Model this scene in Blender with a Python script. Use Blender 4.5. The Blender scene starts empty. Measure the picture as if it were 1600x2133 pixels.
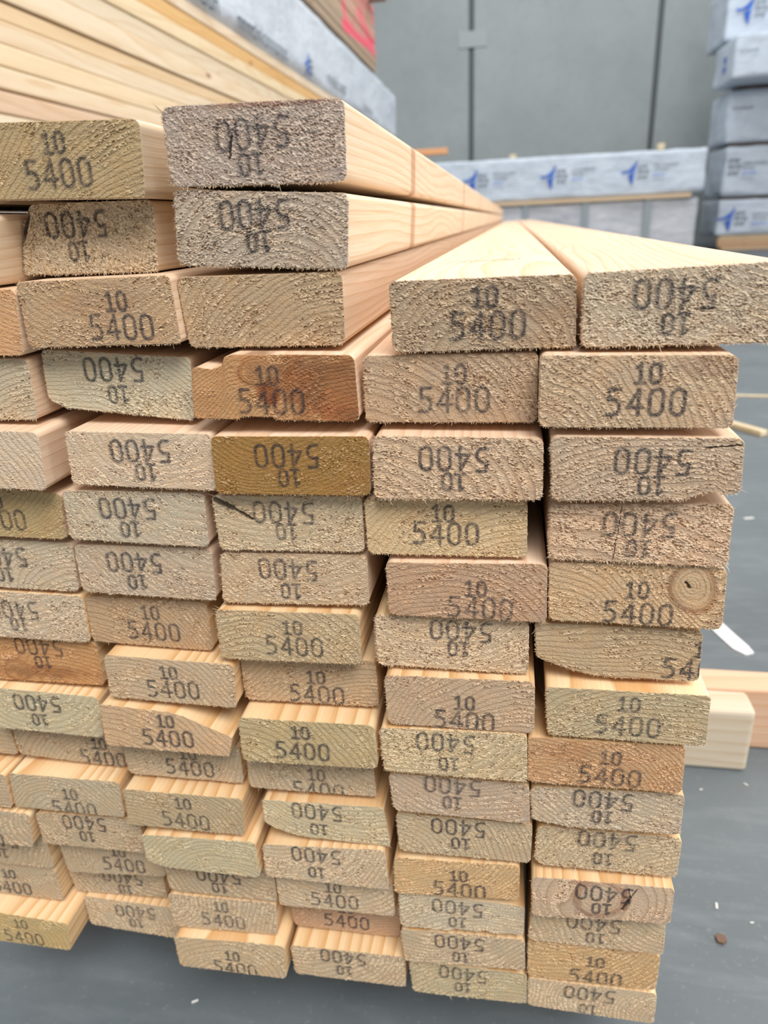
import bpy, math, random
import numpy as np
from mathutils import Matrix, Vector

S = bpy.context.scene
# ---------------------------------------------------------------- camera
cam_d = bpy.data.cameras.new('camera')
cam = bpy.data.objects.new('camera', cam_d)
S.collection.objects.link(cam)
S.camera = cam
YAW, PIT, ROL = math.radians(10.56161), math.radians(-22.07331), math.radians(2.67759)
def cam_rot():
    cy, sy = math.cos(YAW), math.sin(YAW); cp, sp = math.cos(PIT), math.sin(PIT); cr, sr = math.cos(ROL), math.sin(ROL)
    Rz = Matrix(((cy, -sy, 0), (sy, cy, 0), (0, 0, 1)))
    Rx = Matrix(((1, 0, 0), (0, cp, -sp), (0, sp, cp)))
    Ry = Matrix(((cr, 0, sr), (0, 1, 0), (-sr, 0, cr)))
    R = Rz @ Rx @ Ry                       # columns: right, forward, up
    r, f, u = R.col[0], R.col[1], R.col[2]
    return Matrix((( r[0], u[0], -f[0]), (r[1], u[1], -f[1]), (r[2], u[2], -f[2])))
cam.matrix_world = Matrix.Translation((0.11118, -0.36602, 0.07943)) @ cam_rot().to_4x4()
cam_d.sensor_fit = 'HORIZONTAL'; cam_d.sensor_width = 36.0
cam_d.lens = 1482.5 * 36.0 / 1600.0
cam_d.clip_start = 0.01; cam_d.clip_end = 200
cam_d.dof.use_dof = True; cam_d.dof.focus_distance = 0.40
cam_d.dof.aperture_fstop = cam_d.lens / 3.0

# ---------------------------------------------------------------- light, world, exposure
S.view_settings.view_transform = 'Standard'; S.view_settings.look = 'None'
S.view_settings.exposure = -0.06; S.view_settings.gamma = 1.0
S.view_settings.use_curve_mapping = False
W = bpy.data.worlds.new('world'); S.world = W; W.use_nodes = True
bg = W.node_tree.nodes['Background']
bg.inputs[0].default_value = (0.93, 0.97, 1.0, 1); bg.inputs[1].default_value = 0.47
def area(name, loc, target, sx, sy, power, col=(1, 1, 1)):
    d = bpy.data.lights.new(name, 'AREA'); d.shape = 'RECTANGLE'; d.size = sx; d.size_y = sy
    d.energy = power; d.color = col
    o = bpy.data.objects.new(name, d); S.collection.objects.link(o); o.location = loc
    o.rotation_euler = (Vector(target) - Vector(loc)).to_track_quat('-Z', 'Y').to_euler()
    return o
area('skylight', (1.5, 3.5, 6.5), (0.3, 1.5, 0), 7, 9, 390, (1, 0.985, 0.96))
area('doorway_daylight', (7.5, 1.0, 2.6), (0.2, 1.0, 0), 5, 4, 310, (1, 0.98, 0.95))
area('front_fill', (1.9, -3.3, 5.4), (0.1, 0.1, -.1), 4, 3, 620, (1, 0.985, 0.97))  # added fill above and behind the camera, brightens the front board ends
area('skylight_far', (1.0, 9.5, 7.0), (0.5, 13, 0.8), 8, 3, 430, (0.92, 0.97, 1.0))

# ---------------------------------------------------------------- helpers
COL = S.collection
def sr(r, g, b):
    f = lambda c: (c / 12.92 if c <= 0.04045 else ((c + 0.055) / 1.055) ** 2.4)
    return (f(r / 255), f(g / 255), f(b / 255), 1.0)
def tag(o, label=None, cat=None, group=None, kind=None):
    if label: o['label'] = label
    if cat: o['category'] = cat
    if group: o['group'] = group
    if kind: o['kind'] = kind
    return o
def fast_mesh(name, V, Fq, attrs=None, smooth=False):
    """V (n,3) array, Fq (m,k) int array of equal-size faces"""
    me = bpy.data.meshes.new(name)
    V = np.asarray(V, np.float32); Fq = np.asarray(Fq, np.int32); k = Fq.shape[1]
    me.vertices.add(len(V)); me.vertices.foreach_set('co', V.ravel())
    me.loops.add(Fq.size); me.loops.foreach_set('vertex_index', Fq.ravel())
    me.polygons.add(len(Fq))
    me.polygons.foreach_set('loop_start', np.arange(0, Fq.size, k, dtype=np.int32))
    me.polygons.foreach_set('loop_total', np.full(len(Fq), k, np.int32))
    me.polygons.foreach_set('use_smooth', np.full(len(Fq), smooth, bool))
    for an, (ty, data) in (attrs or {}).items():
        a = me.attributes.new(an, ty, 'POINT')
        a.data.foreach_set('vector' if ty == 'FLOAT_VECTOR' else 'value', np.asarray(data, np.float32).ravel())
    me.update(calc_edges=True); me.validate()
    return me
def link(me, name, mat, parent=None, loc=None, color=None):
    o = bpy.data.objects.new(name, me); COL.objects.link(o)
    if mat: me.materials.append(mat)
    if parent: o.parent = parent
    if loc is not None: o.location = loc
    if color is not None: o.color = color
    return o
def py_mesh(name, vs, fs, smooth=False):
    me = bpy.data.meshes.new(name); me.from_pydata([tuple(v) for v in vs], [], fs); me.update()
    if smooth:
        for p in me.polygons: p.use_smooth = True
    return me

# numpy noise ------------------------------------------------------
def vnoise(x, y, seed):
    """smooth value noise in [0,1] on arrays x,y (unit lattice)"""
    r = np.random.RandomState(seed & 0x7fffffff); T = r.rand(256, 256)
    xi = np.floor(x).astype(int); yi = np.floor(y).astype(int)
    fx = x - xi; fy = y - yi; fx = fx * fx * (3 - 2 * fx); fy = fy * fy * (3 - 2 * fy)
    a = T[xi & 255, yi & 255]; b = T[(xi + 1) & 255, yi & 255]; c = T[xi & 255, (yi + 1) & 255]; d = T[(xi + 1) & 255, (yi + 1) & 255]
    return (a * (1 - fx) + b * fx) * (1 - fy) + (c * (1 - fx) + d * fx) * fy
def sstep(a, b, x):
    t = np.clip((x - a) / (b - a), 0, 1); return t * t * (3 - 2 * t)

# node helper ------------------------------------------------------
class NT:
    def __init__(s, name):
        s.m = bpy.data.materials.new(name); s.m.use_nodes = True; s.t = s.m.node_tree
        s.b = s.t.nodes['Principled BSDF']
    def n(s, ty, **kw):
        nd = s.t.nodes.new(ty)
        for k, v in kw.items():
            if k.startswith('i_'):
                nd.inputs[int(k[2:])].default_value = v
            else: setattr(nd, k, v)
        return nd
    def l(s, a, b): s.t.links.new(a, b)
    def math(s, op, a, b=None, c=None, clamp=False):
        nd = s.t.nodes.new('ShaderNodeMath'); nd.operation = op; nd.use_clamp = clamp
        for i, v in enumerate((a, b, c)):
            if v is None: continue
            if isinstance(v, (int, float)): nd.inputs[i].default_value = v
            else: s.l(v, nd.inputs[i])
        return nd.outputs[0]
    def attr(s, name, out='Fac'):
        nd = s.t.nodes.new('ShaderNodeAttribute'); nd.attribute_name = name; return nd.outputs[out]
    def mix(s, fac, a, b, mode='MIX'):
        nd = s.t.nodes.new('ShaderNodeMix'); nd.data_type = 'RGBA'; nd.blend_type = mode; nd.clamp_factor = True
        for i, v in ((0, fac), (6, a), (7, b)):
            if isinstance(v, (int, float)): nd.inputs[i].default_value = v
            elif isinstance(v, tuple): nd.inputs[i].default_value = v
            else: s.l(v, nd.inputs[i])
        return nd.outputs[2]
    def noise(s, vec, scale, detail=3, rough=.55, out=0):
        nd = s.t.nodes.new('ShaderNodeTexNoise'); nd.inputs['Scale'].default_value = scale
        nd.inputs['Detail'].default_value = detail; nd.inputs['Roughness'].default_value = rough
        if vec is not None: s.l(vec, nd.inputs['Vector'])
        return nd.outputs[out]
    def mapr(s, v, a, b, c=0.0, d=1.0):
        nd = s.t.nodes.new('ShaderNodeMapRange'); s.l(v, nd.inputs[0])
        for i, x in enumerate((a, b, c, d)): nd.inputs[i + 1].default_value = x
        return nd.outputs[0]
    def mapping(s, vec, scale=(1, 1, 1), loc=(0, 0, 0), rot=(0, 0, 0)):
        nd = s.t.nodes.new('ShaderNodeMapping'); s.l(vec, nd.inputs[0])
        nd.inputs['Scale'].default_value = scale; nd.inputs['Location'].default_value = loc; nd.inputs['Rotation'].default_value = rot
        return nd.outputs[0]
    def bump(s, h, strength, dist):
        nd = s.t.nodes.new('ShaderNodeBump'); nd.inputs['Strength'].default_value = strength; nd.inputs['Distance'].default_value = dist
        s.l(h, nd.inputs['Height']); s.l(nd.outputs[0], s.b.inputs['Normal']); return nd
    def obj(s): 
        nd = s.t.nodes.new('ShaderNodeTexCoord'); return nd.outputs['Object']
    def color(s, v):
        if isinstance(v, tuple): s.b.inputs['Base Color'].default_value = v
        else: s.l(v, s.b.inputs['Base Color'])
    def rough(s, v):
        if isinstance(v, (int, float)): s.b.inputs['Roughness'].default_value = v
        else: s.l(v, s.b.inputs['Roughness'])

# ---------------------------------------------------------------- materials
def mat_end():
    t = NT('sawn_end_grain'); oi = t.n('ShaderNodeObjectInfo'); base = oi.outputs['Color']
    o = t.obj()
    lw, tear, h, stain, ink, pale = (t.attr(a) for a in ('late', 'tear', 'hgt', 'stain', 'ink', 'pale'))
    n1 = t.noise(o, 55, 4, .6); n2 = t.noise(o, 900, 3, .6); n3 = t.noise(o, 2600, 2, .6)
    c = t.mix(t.mapr(n1, .42, .62, 0, .8), base, t.mix(1.0, base, (1.11, .99, .87, 1), 'MULTIPLY'))
    c = t.mix(t.mapr(t.noise(o, 34, 4, .6), .48, .66, 0, .8), c, t.mix(1.0, base, (.93, .93, .98, 1), 'MULTIPLY'))
    c = t.mix(t.math('MULTIPLY', lw, .40), c, t.mix(1.0, c, (.80, .77, .76, 1), 'MULTIPLY'))
    c = t.mix(t.math('MULTIPLY', t.attr('edgeline'), .44), c, t.mix(1.0, base, (.45, .34, .26, 1), 'MULTIPLY'))
    # torn earlywood: dark brown pits and pale fibre tips
    pit = t.math('MULTIPLY', t.mapr(h, .40, .16, 0, 1), t.math('ADD', t.math('MULTIPLY', tear, .9), .1), clamp=True)
    c = t.mix(t.math('MULTIPLY', pit, .88), c, t.mix(1.0, base, (.34, .23, .17, 1), 'MULTIPLY'))
    tip = t.math('MULTIPLY', t.mapr(h, .58, .84, 0, 1), t.math('ADD', t.math('MULTIPLY', tear, .85), .15), clamp=True)
    c = t.mix(t.math('MULTIPLY', tip, .66), c, t.mix(.55, sr(246, 226, 198), t.mix(1.0, base, (1.55, 1.5, 1.42, 1), 'MULTIPLY')))
    c = t.mix(t.mapr(n2, .3, .7, 0, .38), c, t.mix(1.0, c, (.70, .66, .62, 1), 'MULTIPLY'))
    c = t.mix(t.mapr(n3, .58, .75, 0, .35), c, t.mix(1.0, c, (1.3, 1.25, 1.15, 1), 'MULTIPLY'))
    c = t.mix(t.math('MULTIPLY', pale, .8), c, sr(205, 188, 155))
    c = t.mix(stain, c, t.mix(t.mapr(n1, .3, .7, 0, 1), sr(92, 50, 30), sr(152, 84, 46)))
    c = t.mix(t.attr('dark'), c, sr(38, 26, 22))
    ik = t.math('MULTIPLY', ink, t.mapr(t.noise(o, 1100, 3, .65), .28, .55, .35, 1), clamp=True)
    c = t.mix(t.math('MULTIPLY', ik, .9), c, sr(44, 46, 54))
    t.color(c); t.rough(.9); t.b.inputs['Specular IOR Level'].default_value = .15
    t.bump(t.math('ADD', t.noise(o, 1500, 4, .7), t.math('MULTIPLY', t.noise(o, 500, 2, .6), .6)), .55, .0005)
    return t.m
def mat_side(name, banded=False, contrast=1.0, spacing=.0045, late_col=(.84, .70, .54, 1), knots=.4):
    t = NT(name); oi = t.n('ShaderNodeObjectInfo'); base = oi.outputs['Color']; rnd = oi.outputs['Random']
    w = t.attr('wpos', 'Vector')           # x-pith, y, z-pith in metres
    sep = t.n('ShaderNodeSeparateXYZ'); t.l(w, sep.inputs[0])
    off = t.n('ShaderNodeCombineXYZ'); t.l(t.math('MULTIPLY', rnd, 37.0), off.inputs[0]); t.l(t.math('MULTIPLY', rnd, 11.0), off.inputs[1])
    wo = t.n('ShaderNodeVectorMath', operation='ADD'); t.l(w, wo.inputs[0]); t.l(off.outputs[0], wo.inputs[1]); wv = wo.outputs[0]
    d1 = t.noise(t.mapping(wv, (6, 1.1, 6)), 1.0, 2, .5); d2 = t.noise(t.mapping(wv, (5, .9, 5), (7, 3, 1)), 1.0, 2, .5)
    x = t.math('ADD', sep.outputs[0], t.math('MULTIPLY', t.math('SUBTRACT', d1, .5), .11))
    z = t.math('ADD', sep.outputs[2], t.math('MULTIPLY', t.math('SUBTRACT', d2, .5), .11))
    r = t.math('SQRT', t.math('ADD', t.math('MULTIPLY', x, x), t.math('MULTIPLY', z, z)))
    fr = t.math('FRACT', t.math('DIVIDE', r, spacing))
    late = t.math('POWER', fr, 2.0 if contrast > 1.2 else 3.0)
    late = t.math('MULTIPLY', late, t.mapr(fr, .93, 1.0, 1, 0))
    fine = t.noise(t.mapping(wv, (700, 14, 700)), 1.0, 3, .6)
    broad = t.noise(t.mapping(wv, (22, 1.5, 22)), 1.0, 3, .5)
    c = t.mix(t.math('MULTIPLY', late, .62 * contrast), base, t.mix(1.0, base, late_col, 'MULTIPLY'))
    c = t.mix(t.mapr(fine, .35, .7, 0, .45), c, t.mix(1.0, c, (.80, .70, .60, 1), 'MULTIPLY'))
    c = t.mix(t.mapr(broad, .45, .75, 0, .45), c, t.mix(1.0, c, (.93, .84, .72, 1), 'MULTIPLY'))
    # knots, sparse
    vo = t.n('ShaderNodeTexVoronoi'); t.l(t.mapping(wv, (9, 3.2, 9)), vo.inputs['Vector']); vo.inputs['Scale'].default_value = 1.0
    kn = t.math('MULTIPLY', t.mapr(vo.outputs['Distance'], .06, .10, 1, 0), t.mapr(vo.outputs['Color'], knots, knots + .1, 0, 1), clamp=True)
    c = t.mix(t.math('MULTIPLY', kn, .7), c, sr(128, 84, 52))
    if banded:
        p = t.math('FRACT', t.math('DIVIDE', t.math('ADD', sep.outputs[1], t.math('ADD', .057, t.math('MULTIPLY', d1, .01))), .625))
        b = t.math('MULTIPLY', t.mapr(p, .464, .478, 0, 1), t.mapr(p, .503, .522, 1, 0), clamp=True)
        c = t.mix(t.math('MULTIPLY', b, .6), c, sr(166, 112, 70))
    t.color(c); t.rough(.62); t.b.inputs['Specular IOR Level'].default_value = .25
    t.bump(t.math('ADD', fine, t.math('MULTIPLY', late, .5)), .25, .0004)
    return t.m
def mat_plain(name, col, rough=.6, bump=None, var=None):
    t = NT(name); o = t.obj()
    if var:
        sc, c2, f = var
        t.color(t.mix(t.mapr(t.noise(o, sc, 4, .6), .3, .7, 0, f), col, c2))
    else: t.color(col)
    t.rough(rough)
    if bump: t.bump(t.noise(o, bump[0], 4, .6), bump[1], bump[2])
    return t.m
M_END = mat_end()
M_SIDE = mat_side('planed_pine_side', contrast=1.2, late_col=(.80, .66, .50, 1))
M_SIDEG = mat_side('planed_pine_bold_grain', contrast=1.55, spacing=.0062, late_col=(.74, .52, .30, 1))
M_SIDEB = mat_side('planed_pine_with_sticker_marks', banded=True, contrast=1.2, late_col=(.80, .66, .50, 1))
M_PLANK = mat_side('spruce_plank_side', contrast=1.1, spacing=.014, knots=.12)
M_FIBRE = mat_plain('torn_wood_fibre', sr(226, 204, 172), .8, var=(300, sr(186, 150, 110), .8))
def mat_wrap(name, col, col2):
    t = NT(name); o = t.obj()
    f1 = t.noise(t.mapping(o, (1.3, 1.3, 2.6)), 2.2, 4, .6); f2 = t.noise(t.mapping(o, (1, 1, .6), rot=(.3, .5, .2)), 7, 3, .55)
    t.color(t.mix(t.mapr(f1, .35, .7, 0, 1), col, col2))
    t.rough(.42); t.bump(t.math('ADD', f1, t.math('MULTIPLY', f2, .5)), .5, .05)
    return t.m
M_WRAP = mat_wrap('white_plastic_wrap', sr(208, 216, 226), sr(190, 199, 211))
M_WRAPG = mat_wrap('translucent_grey_wrap', sr(200, 200, 204), sr(180, 182, 188))
M_BLUE = mat_plain('blue_print', sr(30, 92, 190), .5)
M_PALEBLUE = mat_plain('pale_blue_print', sr(110, 150, 225), .5)
M_INK = mat_plain('dark_print', sr(62, 74, 84), .5)
M_STRAP = mat_plain('grey_strap', sr(150, 158, 162), .4)
def mat_floor():
    t = NT('grey_painted_concrete_floor'); o = t.obj()
    a = t.noise(o, 2.2, 5, .62); b = t.noise(t.mapping(o, (9, 40, 1)), 1, 3, .6); g = t.noise(o, 160, 3, .6)
    c = t.mix(t.mapr(a, .3, .72, 0, 1), sr(84, 91, 95), sr(105, 113, 117))
    c = t.mix(t.mapr(b, .5, .72, 0, .3), c, sr(128, 134, 137))
    c = t.mix(t.mapr(t.noise(o, 9, 4, .7), .55, .75, 0, .4), c, sr(88, 93, 94))
    c = t.mix(t.mapr(g, .6, .75, 0, .25), c, sr(150, 152, 150))
    t.color(c); t.rough(t.mapr(a, .3, .7, .42, .62)); t.bump(g, .15, .0006); return t.m
def mat_wall():
    t = NT('grey_tilt_up_concrete'); o = t.obj()
    a = t.noise(o, .7, 5, .6); g = t.noise(o, 9, 4, .6)
    c = t.mix(t.mapr(a, .3, .7, 0, 1), sr(156, 161, 160), sr(171, 175, 174))
    c = t.mix(t.mapr(g, .5, .8, 0, .35), c, sr(140, 144, 143))
    t.color(c); t.rough(.8); t.bump(g, .2, .01); return t.m

# ---------------------------------------------------------------- generic shapes
def rbox(name, x0, x1, y0, y1, z0, z1, r, mat, parent=None, color=None, seg=2, origin=None, wpos=None, axis='y'):
    """bevelled box mesh with object origin at base centre (or given)"""
    import bmesh
    bm = bmesh.new(); bmesh.ops.create_cube(bm, size=1)
    for v in bm.verts:
        v.co = Vector((x0 + (v.co.x + .5) * (x1 - x0), y0 + (v.co.y + .5) * (y1 - y0), z0 + (v.co.z + .5) * (z1 - z0)))
    if r > 0: bmesh.ops.bevel(bm, geom=bm.edges[:], offset=r, segments=seg, profile=.5, affect='EDGES')
    og = Vector(origin) if origin is not None else Vector(((x0 + x1) / 2, (y0 + y1) / 2, z0))
    for v in bm.verts: v.co -= og
    me = bpy.data.meshes.new(name); bm.to_mesh(me); bm.free()
    if wpos is not None:
        a = me.attributes.new('wpos', 'FLOAT_VECTOR', 'POINT'); px, pz = wpos
        n = len(me.vertices); co = np.zeros(n * 3, np.float32); me.vertices.foreach_get('co', co); co = co.reshape(n, 3) + np.array(og, np.float32)
        if axis == 'y': d = np.stack([co[:, 0] - px, co[:, 1], co[:, 2] - pz], 1)
        else: d = np.stack([co[:, 1] - px, co[:, 0], co[:, 2] - pz], 1)
        a.data.foreach_set('vector', d.astype(np.float32).ravel())
    for p in me.polygons: p.use_smooth = False
    o = link(me, name, mat, parent, None, color)
    o.location = og - (parent.location if parent else Vector((0, 0, 0)))
    return o

FLOOR = -.5735
ONLY = None
# ---------------------------------------------------------------- room
floor = link(py_mesh('floor', [(-9, -4, 0), (12, -4, 0), (12, 18, 0), (-9, 18, 0)], [(0, 1, 2, 3)]), 'floor', mat_floor(), loc=(0, 0, FLOOR))
tag(floor, kind='structure')
# back wall of tilt-up panels with recessed joints
WY = 15.6
M_WALL = mat_wall(); M_JOINT = mat_plain('joint_sealant', sr(92, 96, 96), .8)
def wall_panels():
    edges = [-9.0, -4.2, -0.757, 2.665, 6.1, 12.0]; vs = []; fs = []
    for a, b in zip(edges[:-1], edges[1:]):
        x0, x1 = a + .045, b - .045; n = len(vs)
        ch = .02
        prof = [(x0, .06), (x0, ch), (x0 + ch, 0), (x1 - ch, 0), (x1, ch), (x1, .06)]
        for z in (0, 9.0):
            vs += [(x, WY + y, z) for x, y in prof]
        for i in range(5): fs.append((n + i, n + i + 1, n + 6 + i + 1, n + 6 + i))
    n = len(vs); vs += [(-9, WY + .2, 0), (12, WY + .2, 0), (12, WY + .2, 9), (-9, WY + .2, 9)]; fs.append((n, n + 1, n + 2, n + 3))
    return vs, fs
vs, fs = wall_panels()
wb = link(py_mesh('wall_back', vs, fs), 'wall_back', M_WALL, loc=(0, 0, FLOOR)); tag(wb, kind='structure')
for i, x in enumerate((-4.2, -0.757, 2.665, 6.1)):
    j = rbox('trim_%d' % (i + 1), x - .045, x + .045, WY + .035, WY + .08, FLOOR, FLOOR + 9, 0, M_JOINT); tag(j, kind='structure')
p = rbox('wall_plate', -1.0, -.46, WY - .02, WY + .002, 3.10, 3.37, .004, mat_plain('pale_plate', sr(168, 172, 171), .6), origin=(-.73, WY, 3.10))
tag(p, 'small pale rectangular plate fixed across a joint high on the grey concrete wall', 'plate')

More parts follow.
